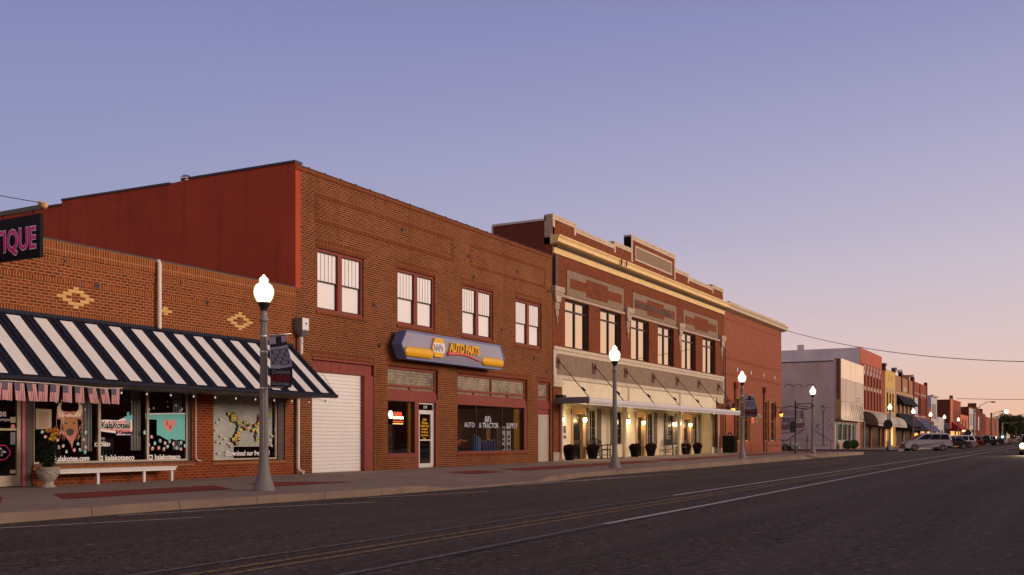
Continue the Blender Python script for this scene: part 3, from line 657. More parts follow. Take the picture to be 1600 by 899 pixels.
add_text_px('CLOSED', 147.5, 697.5, 5.4, 'chalk', W1, sx=1.05, off=.004); add_text_px('Sorry', 153, 687, 4.5, 'chalk', W1, sx=.9); add_text_px("we're", 158, 692, 2.8, 'chalk', W1)
add_text_px('kalakotee.com', 85, 721, 8.5, 'chalk', W1, sx=.93, off=.004); add_text_px('kalakoteeco', 164, 719.5, 8.5, 'chalk', W1, sx=.98, off=.004); add_text_px('kalakoteeco', 241.5, 718, 8, 'chalk', W1, sx=.96, off=.004)
mb = MB()
for a, b in ((154,720),(232,718.5)): poly_px(mb, [(a,b),(a+6.5,b),(a+6.5,b-7.5),(a,b-7.5)], 0); poly_px(mb, [(a+1.6,b-1.8),(a+4.9,b-1.8),(a+4.9,b-5.7),(a+1.6,b-5.7)], 1, 1)
for a, b, r_ in ((88,628,4),(96,626,3),(133,640,3),(127,626,3),(233,640,4),(240,638,3),(275,634,4),(284,640,5),(281,643,3),(205,628,3),(180,628,3),(150,630,2.5),(262,636,2)):
    x, z = FX(a, Yb), FZ(a, b, Yb); r = r_*.012
    pts = [(x+r*(1 if k % 2 == 0 else .3)*cos(pi*k/4+.4), z+r*1.3*(1 if k % 2 == 0 else .3)*sin(pi*k/4+.4)) for k in range(8)]; mb.prism(pts, 'y', Yb, Yb-.002, 0)
mb.build('star_painting', ['chalk','black_board'], W1)
# butterfly window
mb = MB(); mb.box(20.7, 23.1, YF+.16, YF+.165, 1.02, 2.75); mb.box(20.7,21.5,YF+.17,YF+.175,.68,1.05); mb.build('backing_sheet', 'sheet_white', W2)
mb = MB(); k = 0
for (a0,b0,a1,b1,n_,r0) in ((361,645,374,666,15,4.2),(376,662,384,667,6,4.4),(376,668,364,690,14,4.2),(397,664,403,688,9,3.8),(404,652,403,668,7,3.8),(420,645,421,652,4,4.2),(363,684,374,690,8,4.4),(386,664,385,668,3,3.6)):
    for i in range(n_):
        t = (i+random.uniform(-.5,.5))/n_; a = a0+(a1-a0)*t+random.uniform(-4,4); b = b0+(b1-b0)*t+random.uniform(-4,4); x, z = FX(a, Yb), FZ(a, b, Yb); blob(mb, x, z, Yb+.001, r0*.0145, r0*.0145, 6, 10, .001, .15); r = r0*.0155*random.uniform(.7,1.25); c = random.choice([0,0,0,1,1,2,3,4,5])
        pts = [(x+r*(1 if q % 2 == 0 else .55)*cos(pi*q/5+k), z+r*(1 if q % 2 == 0 else .55)*sin(pi*q/5+k)) for q in range(10)]; mb.prism(pts, 'y', Yb-.0004*k, Yb-.0004*k-.0003, c); k += 1
        if k > 40: k = 0
        blob(mb, x, z, Yb-.018, r*.25, r*.25, random.choice([0,6]), 6, .002)
mb.build('butterfly_painting', ['yellow_paint','orange_paint','green_paint','coral','teal','mauve','black_board'], W2)
mb = MB(); spots([(338,672),(340,660),(346,655),(346,681),(352,686),(347,692),(340,690),(358,694),(362,697),(342,708),(426,682),(430,672),(434,664),(437,680),(431,690),(433,700),(438,705),(425,697),(436,696),(422,688)], 2.3)
mb.build('spot_painting', ['bison_pink','banner_light','chalk','sheet_white'], W2)
add_text_px('Download our free app!', 353, 712.5, 8, 'chalk', W2, sx=.90, off=.004); add_text_px('our\nfree', 387, 668, 3, 'chalk', W2)
# hanging curtains and shop goods seen through the glass
for x in (16.55, 18.05, 19.45):
    mb = MB()
    for i in range(7): mb.box(x-.16+.045*i, x-.16+.045*i+.036, YF+.22+.02*(i%2), YF+.25+.02*(i%2), .95, 2.8)
    mb.build('curtain', 'curtain', A)

# hanging sign
HS = thing('hanging_sign', 'black projecting sign with magenta and white letters ending in IQUE', 'sign', (13.15, 19.6, 4.95))
mb = MB(); mb.box(13.12, 13.20, 18.25, 20.85, 4.96, 5.84); mb.build('board', 'black_board', HS)
text('letter_outline', 'BOUTIQUE', .62, (13.118, 20.72, 5.16), 'pale_edge', HS, face='-x', sx=.74, off=.028, ext=.004, space=1.04)
text('lettering', 'BOUTIQUE', .62, (13.110, 20.72, 5.16), 'magenta', HS, face='-x', sx=.74, off=.010, ext=.004, space=1.04)
mb = MB(); mb.box(13.12, 13.20, 18.22, 20.99, 5.93, 6.02); mb.ball((13.16,18.16,6.0), .07, 10, 1); mb.ball((13.16,18.30,6.06), .05, 8, 1)
for y in (18.5, 19.5, 20.5): mb.tube([(13.16,y,5.94),(13.16,y+.05,5.84)], .012, 5)
mb.build('bracket_arm', ['black_metal','buff_inlay'], HS)
mb = MB(); mb.tube([(13.16,18.2,6.05),(12.0,20.9,6.60)], .008, 5); mb.tube([(13.16,18.2,5.98),(14.65,20.95,5.96)], .008, 5); mb.build('guy_wire', 'black_metal', HS)
# downpipes on the shop and between the two buildings
mb = MB(); mb.tube([(18.52,YF+.1,5.93),(18.52,YF-.1,5.93),(18.52,YF-.12,5.86),(18.52,YF-.12,4.16)], .055, 10)
o = mb.build('downpipe', 'pipe_cream'); tag(o, 'short cream downpipe running down the brick parapet to the striped awning', 'downpipe'); recenter(o, (18.52,YF-.1,4.16))
t_ = thing('downpipe', 'grey rain hopper and cream downpipe where the two brick buildings meet', 'downpipe', (24.1, YF-.15, .15))
mb = MB(); x = 24.05; mb.box(x-.16, x+.17, YF-.34, YF-.01, 4.62, 5.02, 0); mb.add([(x-.16,YF-.34,4.62),(x+.17,YF-.34,4.62),(x+.17,YF-.01,4.62),(x-.16,YF-.01,4.62),(x-.05,YF-.22,4.42),(x+.07,YF-.22,4.42),(x+.07,YF-.1,4.42),(x-.05,YF-.1,4.42)], [(0,4,5,1),(1,5,6,2),(2,6,7,3),(3,7,4,0)], 0)
mb.quad((x-.14,YF-.343,4.64),(x+.15,YF-.343,4.64),(x+.15,YF-.343,5.0),(x-.14,YF-.343,5.0), 1); mb.prism([(x-.03,4.86),(x+.09,4.86),(x+.03,4.80)], 'y', YF-.348, YF-.344, 2); mb.build('rain_hopper', ['grey_metal','white_paint','black_metal'], t_)
mb = MB(); mb.tube([(x,YF-.16,4.44),(x,YF-.16,3.9)], .062, 10); mb.tube([(x,YF-.16,4.25),(x,YF-.16,4.29)], .072, 10); mb.tube([(23.97,YF-.10,2.6),(23.97,YF-.10,.36),(23.98,YF-.16,.24),(24.02,YF-.30,.21)], .062, 10); build_pieces(mb, 'pipe', 'pipe_cream', t_)
# flags
FB = thing('flag_bunting', 'cord of small american flags strung under the striped awning', 'bunting', (12.5, 19.15, 2.3))
mb = MB(); mb.tube([(9.5,19.14,2.44),(11.5,19.14,2.40),(13.0,19.14,2.45),(14.0,19.14,2.44),(15.4,19.14,2.40),(15.9,19.14,2.43)], .012, 5); mb.build('cord', 'cord_white', FB)
for i in range(13):
    x = FX(5+19*i-57, 19.14) if i > 2 else 12.0+.27*i; px_ = 5+19*(i-3)
    if i < 3: x = FX(-52+19*i, 19.14)
    else: x = FX(px_-2, 19.14)
    w, hh = .225, .37; lean = random.uniform(-.03,.07); mb = MB()
    def fp(u, v_): return (x+w*u+lean*v_, 19.14+.03*sin(u*7+i)*v_, 2.43-hh*v_-.015*u)
    for s in range(7):
        for (r0, r1) in ((0,.45),(.45,1)):
            if r0 == 0 and s < 4: mb.quad(fp(s/7,r0), fp((s+1)/7,r0), fp((s+1)/7,r1), fp(s/7,r1), 2); continue
            mb.quad(fp(s/7,r0), fp(s/7+.075,r0), fp(s/7+.075,r1), fp(s/7,r1), 0); mb.quad(fp(s/7+.075,r0), fp((s+1)/7,r0), fp((s+1)/7,r1), fp(s/7+.075,r1), 1)
    mb.build('flag', ['flag_red','flag_white','flag_blue'], FB)
SL = thing('string_light', 'string of small clear bulbs hung under the striped awning edge', 'string lights', (19.8, 19.4, 2.3))
mb = MB(); pts = []
for i in range(60):
    x = 14.2+i*(23.5-14.2)/59; pts.append((x, 19.4, 2.44-.05*abs(sin(i*pi/7))))
mb.tube(pts, .006, 4); mb.build('cord', 'black_metal', SL)
for i in range(13):
    x = 14.6+i*.74; mb = MB(); mb.ball((x,19.4,2.33), .022, 8, 0, (1,1,1.3)); mb.tube([(x,19.4,2.42),(x,19.4,2.355)], .016, 6, 1); mb.build('bulb', ['bulb_dim','black_metal'], SL)
# bench and urn
BN = thing('white_bench', 'long low white slatted bench under the painted display window', 'bench', (16.9, 20.5, .15))
mb = MB()
for i in range(3): mb.box(14.95, 18.75, 20.46+i*.16, 20.60+i*.16, .50, .535)
mb.box(14.99, 18.71, 20.48, 20.51, .43, .50); mb.build('seat', 'white_paint', BN)
for x in (15.06, 16.33, 17.72, 18.62):
    for ya_ in (20.515,): mb = MB(); mb.box(x-.035, x+.035, ya_, ya_+.06, .15, .498); mb.build('leg', 'white_paint', BN)
UR = thing('stone_urn', 'stone garland urn with a dark evergreen beside the shop door', 'planter', (14.72, 20.2, .15))
mb = MB(); mb.lathe(14.72, 20.2, [(.16,0),(.165,.03),(.095,.07),(.09,.10),(.16,.17),(.22,.26),(.24,.35),(.245,.42),(.26,.435),(.26,.46),(.22,.46),(.21,.42),(0.02,.41)], 28, 0, .15)
for k in range(8):
    a0 = 2*pi*k/8
    mb.tube([(14.72+.24*cos(a0+t*pi/4), 20.2+.24*sin(a0+t*pi/4), .15+.38-.07*sin(pi*t)) for t in [j/6 for j in range(7)]], .014, 6)
mb.build('urn', 'urn_stone', UR)
def leaves(mb, c, r, n, size, sq=(1,1,1), mi=0, shell=.55):
    for _ in range(n):
        while True:
            p = Vector([random.uniform(-1,1) for _ in range(3)])
            if p.length <= 1 and p.length >= shell*random.random()**.4: break
        q = Vector((c[0]+p.x*r*sq[0], c[1]+p.y*r*sq[1], c[2]+p.z*r*sq[2])); a = Vector([random.gauss(0,1) for _ in range(3)]).normalized(); b_ = a.cross(Vector([random.gauss(0,1) for _ in range(3)])).normalized()
        s_ = size*random.uniform(.6,1.4); mb.add([q-a*s_, q+b_*s_*.45, q+a*s_, q-b_*s_*.45], [(0,1,2,3)], mi)
mb = MB(); leaves(mb, (14.72,20.2,.95), .25, 1300, .032, (1,1,1.35), 0, .2); leaves(mb, (14.72,20.2,.72), .15, 250, .03); mb.tube([(14.72,20.2,.55),(14.72,20.2,.9)], .03, 6); mb.build('evergreen', 'leaf_dark', UR)
mb = MB()
for dx, dz, mi in ((-.14,1.52,0),(-.02,1.53,0),(.12,1.54,0),(.17,1.47,0),(.02,1.42,1),(.07,1.34,1),(-.02,1.33,1),(.05,1.46,1)):
    mb.ball((14.72+dx*.8,20.08,dz-.08), .045, 8, mi, (1,.6,.9)); leaves(mb, (14.72+dx*.8,20.05,dz-.08), .06, 20, .03, mi=mi)
mb.build('flower', ['flower_orange','flower_yellow'], UR)
CH = thing('teal_chair', 'teal spindle chair standing inside the shop behind the logo window', 'chair', (17.8, 21.75, .2))
mb = MB(); mb.box(17.55, 18.0, 21.6, 22.0, .62, .67); mb.build('seat', 'teal_chair', CH)
mb = MB()
for i in range(5): mb.tube([(17.57+.1*i,22.0,.66),(17.57+.1*i,22.03,1.22)], .014, 5)
mb.tube([(17.54,22.03,1.22),(18.0,22.03,1.24)], .025, 6); mb.build('backrest', 'teal_chair', CH)
for x in (17.58, 17.97):
    for y in (21.63, 21.97): mb = MB(); mb.tube([(x,y,.63),(x,y,.2)], .018, 5); mb.build('leg', 'teal_chair', CH)
CS = MB(); CS.box(16.95, 17.55, 21.45, 21.5, .98, 1.42); o = CS.build('chalkboard_sign', 'black_board'); tag(o, 'small dark board behind the lettering CLOSED in the shop window', 'board'); recenter(o, (17.25,21.47,.98))
# ================================================================ AUTO PARTS BUILDING (two storeys)
B = thing('two_storey_store', 'tall two-storey brown brick building with four paired upstairs windows', 'building', (33, YF, .15))
X0, X1 = 23.98, 41.80; TOP = 9.82
wins = [25.0+4.42*i for i in range(4)]
opsB = [(x, x+2.44, 5.38, 7.40) for x in wins]+[(24.76,28.02,.12,3.86),(28.83,32.07,.12,3.86),(33.48,39.33,.66,3.86),(40.39,41.62,.12,3.86)]
opsB[4] = (24.76,28.02,.10,3.86)
mb = MB(); wall(mb, X0, X1, .10, TOP, YF, opsB, .30)
mb.quad((X0+.3,YF+.4,TOP-.9),(X1,YF+.4,TOP-.9),(X1,36,TOP-.9),(X0+.3,36,TOP-.9), 1)
mb.box(X0+.002, X1, YF+.35, YF+.36, TOP-1, TOP-.05); mb.quad((X1,YF,.1),(X1,36,.1),(X1,36,TOP-.4),(X1,YF,TOP-.05)); mb.quad((X0,36,.1),(X1,36,.1),(X1,36,9.4),(X0,36,9.4))
mb.box(X0, X1, YF, YF+.34, TOP-.04, TOP)
mb.build('wall', ['brick_b','tar_black'], B)
# rendered side wall, stepped towards the rear
prof = [(YF+.003,.10),(YF+.003,9.88),(25.63,9.88),(25.63,9.93),(26.5,9.88),(26.5,9.83),(32.1,9.90),(32.1,9.74),(36,9.80),(36,.10)]
prof = [(YF+.003,.10),(YF+.003,9.87),(25.63,9.92),(26.5,9.90),(26.5,9.86),(32.1,9.95),(32.1,9.78),(36,9.86),(36,.10)]
mb = MB(); mb.prism(prof, 'x', X0-.012, X0+.28); mb.build('side_wall', 'red_plaster', B)
mb = MB()
for (a,za),(b,zb) in (((YF-.02,9.875),(25.63,9.925)),((26.52,9.865),(32.1,9.955)),((32.1,9.785),(36,9.865))):
    mb.add([(X0-.05,a,za),(X0+.3,a,za),(X0+.3,b,zb),(X0-.05,b,zb),(X0-.05,a,za+.07),(X0+.3,a,za+.07),(X0+.3,b,zb+.07),(X0-.05,b,zb+.07)], [(0,1,2,3),(4,7,6,5),(0,4,5,1),(1,5,6,2),(2,6,7,3),(3,7,4,0)])
mb.build('coping', 'coping_dark', B)
mb = MB(); mb.box(X0-.012, X0+.19, YF-.006, YF+.001, 5.95, TOP)
for i in range(52):
    if i % 2: mb.box(X0+.19, X0+.19+random.uniform(.05,.14), YF-.005, YF+.001, 5.98+i*.0735, 5.98+(i+1)*.0735-.01)
mb.build('paint_edge', 'red_plaster', B)
mb = MB(); mb.box(X0, X1-.02, YF-.03, YF-.002, 9.66, 9.83); mb.build('top_course', 'brick_b_soldier', B)
mb = MB()
for i in range(22): mb.box(X0+.6+i*.8, X0+.66+i*.8, YF-.02, YF+.3, TOP+.012, TOP+.05)
mb.box(X0, X1, YF-.05, YF+.36, TOP+.001, TOP+.012); mb.build('cap_tile', 'coping_dark', B)
mb = MB()
for a, b in ((25.05,33.0),(34.6,41.0)):
    mb.box(a, b, YF-.015, YF-.002, 9.0, 9.15); mb.box(a, b, YF-.015, YF-.002, 8.20, 8.35); mb.box(a-.14, a, YF-.015, YF-.002, 8.20, 9.15); mb.box(b, b+.14, YF-.015, YF-.002, 8.20, 9.15)
for x in wins: mb.box(x-.05, x+2.49, YF-.012, YF-.002, 7.42, 7.66); mb.box(x-.05, x+2.49, YF-.03, YF+.03, 5.26, 5.375)
mb.box(24.7, 28.1, YF-.012, YF-.002, 3.88, 4.10); mb.box(28.75, 32.15, YF-.012, YF-.002, 3.88, 4.08); mb.box(33.4, 39.4, YF-.012, YF-.002, 3.88, 4.08); mb.box(40.3, 41.7, YF-.012, YF-.002, 3.88, 4.08)
mb.box(33.4, 39.36, YF-.025, YF+.02, .56, .655); build_pieces(mb, 'soldier_course', 'brick_b_soldier', B)
for x, z in ((29.7,8.83),(34.3,8.6),(38.4,8.6),(28.3,4.52),(41.2,4.35),(34.7,7.8),(24.45,4.75),(28.0,5.9),(37.0,5.9),(41.4,8.1),(40.0,4.9)):
    mb = MB(); mb.prism([(x+.08*cos(pi*k/3),z+.09*sin(pi*k/3)) for k in range(6)], 'y', YF-.025, YF-.002); mb.ball((x,YF-.03,z), .03, 8); mb.build('tie_plate', 'black_metal', B)
mb = MB(); mb.box(34.52,34.58,YF-.004,YF-.001,8.2,9.1); mb.box(24.93,24.96,YF-.004,YF-.001,8.2,9.15); mb.box(33.2,33.24,YF-.004,YF-.001,8.2,9.1); build_pieces(mb, 'crack', 'coping_dark', B)
# upstairs windows
for wi, x in enumerate(wins):
    x0, x1, z0, z1 = x+.005, x+2.435, 5.385, 7.395; mb = MB(); y = YF+.06
    rect_frame(mb, x0, x1, z0, z1, y, y+.14, .085); xm = (x0+x1)/2; mb.box(xm-.11, xm+.11, y-.01, y+.13, z0+.085, z1-.085)
    wo_ = mb.build('window', 'maroon_paint', B)
    for a, b in ((x0+.087, xm-.112), (xm+.112, x1-.087)):
        zm = z0+.085+(z1-z0-.17)*.485; sh = MB(); rect_frame(sh, a, b, zm-.02, z1-.087, y+.03, y+.06, .035, 0); rect_frame(sh, a, b, z0+.087, zm+.02, y+.075, y+.105, .04, 0)
        sh.build('sash', 'black_sash', wo_)
        gl_ = MB(); gl_.quad((a+.03,y+.045,zm),(b-.03,y+.045,zm),(b-.03,y+.045,z1-.12),(a+.03,y+.045,z1-.12)); gl_.quad((a+.03,y+.090,z0+.12),(b-.03,y+.090,z0+.12),(b-.03,y+.090,zm),(a+.03,y+.090,zm)); gl_.build('pane', 'glass_blind', wo_)
        bl = MB(); n = 5; w_ = (b-a-.07)/n
        for i in range(n): bl.box(a+.035+w_*i+.017, a+.035+w_*(i+1)-.017, y+.052, y+.058, zm-.01, z1-.12, 0)
        bl.box(a, b, y+.060, y+.064, zm-.01, z1-.1, 1); bl.box(a+.03, b-.03, y+.10, y+.104, z0+.11, zm, 0)
        bl.build('blind', ['blind','blind_gap'], wo_)
# garage bay
mb = MB(); mb.box(24.77, 28.0, YF+.10, YF+.16, 3.42, 3.855); mb.box(27.52, 28.01, YF+.02, YF+.2, .13, 3.42); mb.box(24.77, 28.01, YF-.02, YF+.12, 3.80, 3.86)
for i in range(7): mb.box(24.9+i*.45, 24.915+i*.45, YF+.092, YF+.1, 3.43, 3.79)
mb.build('garage_frame', 'maroon_paint', B)
mb = MB(); n = 27; h0, h1 = .14, 3.42
for i in range(n):
    z0 = h0+(h1-h0)*i/n; z1 = h0+(h1-h0)*(i+1)/n; mb.add([(24.765,YF+.20,z0),(27.52,YF+.20,z0),(27.52,YF+.178,z0+(z1-z0)*.25),(24.765,YF+.178,z0+(z1-z0)*.25),(27.52,YF+.182,z1-.012),(24.765,YF+.182,z1-.012),(27.52,YF+.20,z1),(24.765,YF+.20,z1)], [(0,1,2,3),(3,2,4,5),(5,4,6,7)])
mb.build('garage_door', 'garage_white', B)
# store room
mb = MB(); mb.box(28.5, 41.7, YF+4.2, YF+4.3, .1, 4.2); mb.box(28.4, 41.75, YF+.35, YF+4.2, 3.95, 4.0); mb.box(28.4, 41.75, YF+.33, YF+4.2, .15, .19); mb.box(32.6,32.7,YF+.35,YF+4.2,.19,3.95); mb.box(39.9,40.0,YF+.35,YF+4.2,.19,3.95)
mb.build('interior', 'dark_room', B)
def transom(x0, x1, mids, smalls, name='transom'):
    mb = MB(); y = YF+.10; rect_frame(mb, x0, x1, 2.95, 3.855, y, y+.12, .09)
    mb.box(x0+.09, x1-.09, y, y+.11, 3.14, 3.22)
    for m_ in mids: mb.box(m_-.05, m_+.05, y-.005, y+.11, 3.22, 3.765)
    for m_ in smalls: mb.box(m_-.05, m_+.05, y-.005, y+.11, 3.04, 3.14)
    mb.box(x0, x1, y-.05, y+.10, 2.76, 2.95); mb.box(x0, x1, y-.08, y+.10, 2.62, 2.76)
    o = mb.build(name, 'maroon_paint', B)
    g_ = MB(); g_.box(x0+.09, x1-.09, y+.05, y+.06, 3.22, 3.765); g_.build('glass_block_panel', 'glass_block', o)
    g_ = MB(); g_.box(x0+.09, x1-.09, y+.05, y+.06, 3.04, 3.14); g_.build('pane', 'stucco_brown', o)
transom(28.835, 32.06, [], [30.35]); transom(33.485, 39.32, [36.3], [34.9,36.3,37.75]); transom(40.395, 41.61, [], [])
mb = MB(); mb.box(40.40, 41.60, YF+.08, YF+.14, 2.36, 2.615); mb.build('fascia_panel', 'maroon_paint', B)
mb = MB(); mb.box(40.42, 41.58, YF+.12, YF+.17, .20, 2.36); mb.build('side_door', 'door_beige', B)
mb = MB(); rect_frame(mb, 40.395, 41.61, .16, 2.36, YF+.09, YF+.118, .03); mb.build('door_frame', 'pipe_cream', B)
# left shop front
mb = MB(); mb.box(28.84, 30.55, YF+.02, YF+.14, .13, .60); mb.build('stall_wall', 'brick_b', B)
mb = MB(); mb.box(28.84, 30.55, YF-.01, YF+.16, .60, .72); mb.box(30.55, 30.80, YF+.02, YF+.16, .16, 2.62); mb.box(31.93, 32.065, YF+.0, YF+.2, .14, 2.75); mb.build('shopfront_frame', 'maroon_paint', B)
S1 = MB(); rect_frame(S1, 28.84, 30.55, .72, 2.62, YF+.10, YF+.13, .025); S1 = S1.build('window', 'black_sash', B); tag(S1, 'small shop window with a lit neon sign'); g_ = MB(); g_.box(28.86, 30.53, YF+.115, YF+.119, .74, 2.6); g_.build('pane', 'glass_shop', S1)
mb = MB(); mb.box(30.30, 30.5, YF+.16, YF+.22, .72, 2.6); build_pieces(mb, 'yellow_post', 'room_yellow', B)
DR = MB(); rect_frame(DR, 30.82, 31.92, .17, 2.60, YF+.10, YF+.16, .05); rect_frame(DR, 30.88, 31.78, .19, 2.26, YF+.09, YF+.15, .08, wb=.14); DR.box(30.87, 31.87, YF+.1, YF+.15, 2.26, 2.33); DR.box(30.96, 31.70, YF+.08, YF+.12, 1.18, 1.23); DR.box(31.78,31.87,YF+.1,YF+.15,.19,2.26)
DR = DR.build('door', 'alu_white', B); g_ = MB(); g_.box(30.96, 31.70, YF+.125, YF+.129, .33, 2.18); g_.box(30.88,31.86,YF+.125,YF+.129,2.33,2.55); g_.build('pane', 'glass_shop', DR)
text('lettering', '119', .16, (31.24, YF+.118, 2.39), 'chalk', DR, off=.003)
for i, s in enumerate(['NAPA','Welcome','Credit Cards','Accepted','We Sell Parts','Open Mon-Sat','8 to 5']): text('lettering', s, .125 if i < 4 else .10, (31.33, YF+.118, 1.93-.115*i), 'sign_yellow', DR, align='CENTER', off=.004, sx=.85)
NE = thing('neon_sign', 'small glowing neon in white and red hung in the narrow shop window', 'sign', (29.2, YF+.18, 1.8))
mb = MB(); mb.prism([(29.22+.14*cos(pi*k/3), 2.12+.16*sin(pi*k/3)) for k in range(6)], 'y', YF+.17, YF+.15); mb.build('emblem', 'neon_white', NE)
text('lettering', 'NAPA', .19, (29.42, YF+.16, 2.09), 'neon_red', NE, off=.010, sx=1.0); text('lettering', 'AUTO PARTS', .13, (29.36, YF+.16, 1.97), 'neon_white', NE, off=.006, sx=.85)
mb = MB(); mb.box(29.36, 30.0, YF+.155, YF+.165, 1.86, 1.90, 0); mb.box(29.36, 29.98, YF+.155, YF+.165, 1.78, 1.82, 1); mb.build('underline', ['neon_red','neon_orange'], NE)
mb = MB(); mb.tube([(29.25,YF+.17,2.2),(29.05,YF+.17,2.6)], .004, 4); mb.tube([(29.7,YF+.17,2.2),(29.85,YF+.17,2.6)], .004, 4); mb.build('cord', 'black_metal', NE)
RK = thing('display_rack', 'blue wire display rack inside the small shop window', 'rack', (29.1, YF+.7, .19))
mb = MB()
for x in (28.75, 29.45):
    mb.tube([(x,YF+.6,.19),(x,YF+.6,1.75)], .022, 6)
for z in (.5,.95,1.4,1.75): mb.tube([(28.75,YF+.6,z),(29.9,YF+.6,z)], .018, 6)
mb.tube([(28.75,YF+.6,.5),(29.45,YF+.6,.95)], .015, 5); mb.tube([(29.45,YF+.6,.5),(28.75,YF+.6,.95)], .015, 5); mb.build('frame', 'blue_item', RK)
mb = MB(); mb.box(28.85, 29.3, YF+.62, YF+.8, 1.45, 1.72); mb.build('box', 'paper', RK)
o = MB(); o.box(29.62, 30.28, YF+.75, YF+.82, .19, 1.72); o.box(29.58,29.62,YF+.73,YF+.84,.19,1.76); o.box(30.28,30.32,YF+.73,YF+.84,.19,1.76); o.box(29.62,30.28,YF+.73,YF+.84,1.72,1.76); o = o.build('wooden_cabinet', 'room_brown'); tag(o, 'brown wooden cabinet back beside the blue rack in the small window', 'cabinet'); recenter(o, (29.95,YF+.78,.19))
# right shop front
mb = MB(); mb.box(33.485, 39.32, YF-.02, YF+.16, .66, .745); mb.box(39.12, 39.325, YF+.03, YF+.16, .745, 2.62); mb.build('shopfront_frame', 'maroon_paint', B)
S2 = MB(); rect_frame(S2, 33.49, 39.12, .745, 2.62, YF+.10, YF+.13, .02)
for q in (35.05, 37.2): S2.box(q-.02, q+.02, YF+.09, YF+.13, .76, 2.6)
S2 = S2.build('window', 'black_sash', B); tag(S2, 'wide three-pane shop window lettered AUTO & TRACTOR SUPPLY'); g_ = MB(); g_.box(33.5, 39.1, YF+.115, YF+.119, .76, 2.6); g_.build('pane', 'glass_shop', S2)
mb = MB(); mb.box(38.55, 39.05, YF+.25, YF+.32, .72, 2.6); mb.box(33.6, 35.0, YF+2.5, YF+2.55, 1.85, 2.4); build_pieces(mb, 'yellow_post', 'room_yellow', B)
mb = MB(); mb.box(33.5, 39.0, YF+2.6, YF+2.66, .5, 2.2); mb.build('back_shelf', 'room_brown', B)
Yg = YF+.108
def tpx(s, px, py, hp, mat, par, **k): return add_text_px(s, px, py, hp, mat, par, Y=Yg, **k)
tpx("Bill's", 757, 659.5, 9.5, 'banner_light', S2, sx=.86, off=.006, shear=.25); tpx('AUTO', 725.5, 667.5, 8, 'banner_light', S2, sx=1.0, off=.006); tpx('& TRACTOR', 748.5, 668.5, 8.2, 'banner_light', S2, sx=.97, off=.006); tpx('SUPPLY', 791, 669, 8, 'banner_light', S2, sx=.98, off=.006)
mb = MB()
for k in range(60): x = random.uniform(33.7,35.0); z = random.uniform(.8,1.7); mb.box(x, x+random.uniform(.04,.14), YF+.8, YF+.82, z, z+random.uniform(.03,.12), random.choice([0,1,2,2]))
o = mb.build('parts_rack', ['navy_item','taillight','black_board']); tag(o, 'pegboard of small packaged parts at the left of the wide shop window', 'display rack'); recenter(o, (34.3,YF+.8,.8))
tpx('Zzz', 728, 701, 4.5, 'orange_paint', S2, off=.02, shear=.3) if False else None
mb = MB(); mb.tube([(34.25,YF+.5,1.10),(34.5,YF+.5,1.22),(34.8,YF+.5,1.14),(35.0,YF+.5,1.2)], .035, 6); mb.tube([(34.45,YF+.5,1.2),(34.4,YF+.5,1.0)], .03, 6); o = mb.build('hose_coil', 'orange_paint'); tag(o, 'bent orange air hose lying low in the left of the wide shop window', 'hose'); recenter(o, (34.6,YF+.5,1.0))
for i, (x, w, z1, m_) in enumerate(((35.22,.26,1.42,'blue_item'),(35.52,.26,1.36,'blue_item'),(35.95,.16,1.16,'navy_item'),(36.17,.16,1.18,'navy_item'),(36.40,.16,1.24,'navy_item'),(36.62,.16,1.2,'navy_item'),(36.86,.16,1.22,'navy_item'))):
    lab = ['tall bright blue jug nearest the left mullion of the wide shop window','second tall bright blue jug, right of the tallest one','first small navy bottle right of the tall blue jugs','second small navy bottle in the wide shop window','third small navy bottle, middle of its row','fourth small navy bottle in the wide shop window','last small navy bottle beside the right mullion'][i]
    t_ = thing('oil_jug', lab, 'jug', (x+w/2, YF+.35, .76), 'jugs and bottles in the shop window')
    mb = MB(); mb.box(x, x+w-.02, YF+.28, YF+.42, .745, z1-.10); mb.prism([(x,z1-.10),(x+w-.02,z1-.10),(x+w*.65,z1-.04),(x+w*.35,z1-.04)], 'y', YF+.28, YF+.42); mb.build('bottle', m_, t_)
    mb = MB(); mb.lathe(x+w*.48, YF+.35, [(.03,0),(.03,.05)], 10, 0, z1-.045); mb.build('cap', 'sign_white', t_)
for i, (x, m_, lb, y) in enumerate(((36.78,'card_brown','tall brown cardboard box beside the window mullion',.62),(37.5,'paper','white printed box, left of the pair in the right pane',.3),(38.0,'paper','white printed box, right of the pair in the right pane',.3))):
    t_ = thing('boxed_part', lb, 'box', (x+.17, YF+y, .75)); mb = MB(); mb.box(x, x+.34, YF+y, YF+y+.25, .75, 1.80); mb.build('carton', 'white_paint' if i else m_, t_)
    if i:
        mb = MB(); mb.box(x+.03, x+.31, YF+y-.004, YF+y-.001, 1.6, 1.68); mb.box(x+.06, x+.28, YF+y-.004, YF+y-.001, .8, .98); mb.ball((x+.17,YF+y-.002,1.35), .09, 10, 0, (1,.03,1)); mb.box(x+.10, x+.26, YF+y-.004, YF+y-.001, 1.1, 1.2); mb.build('print', 'black_board', t_)
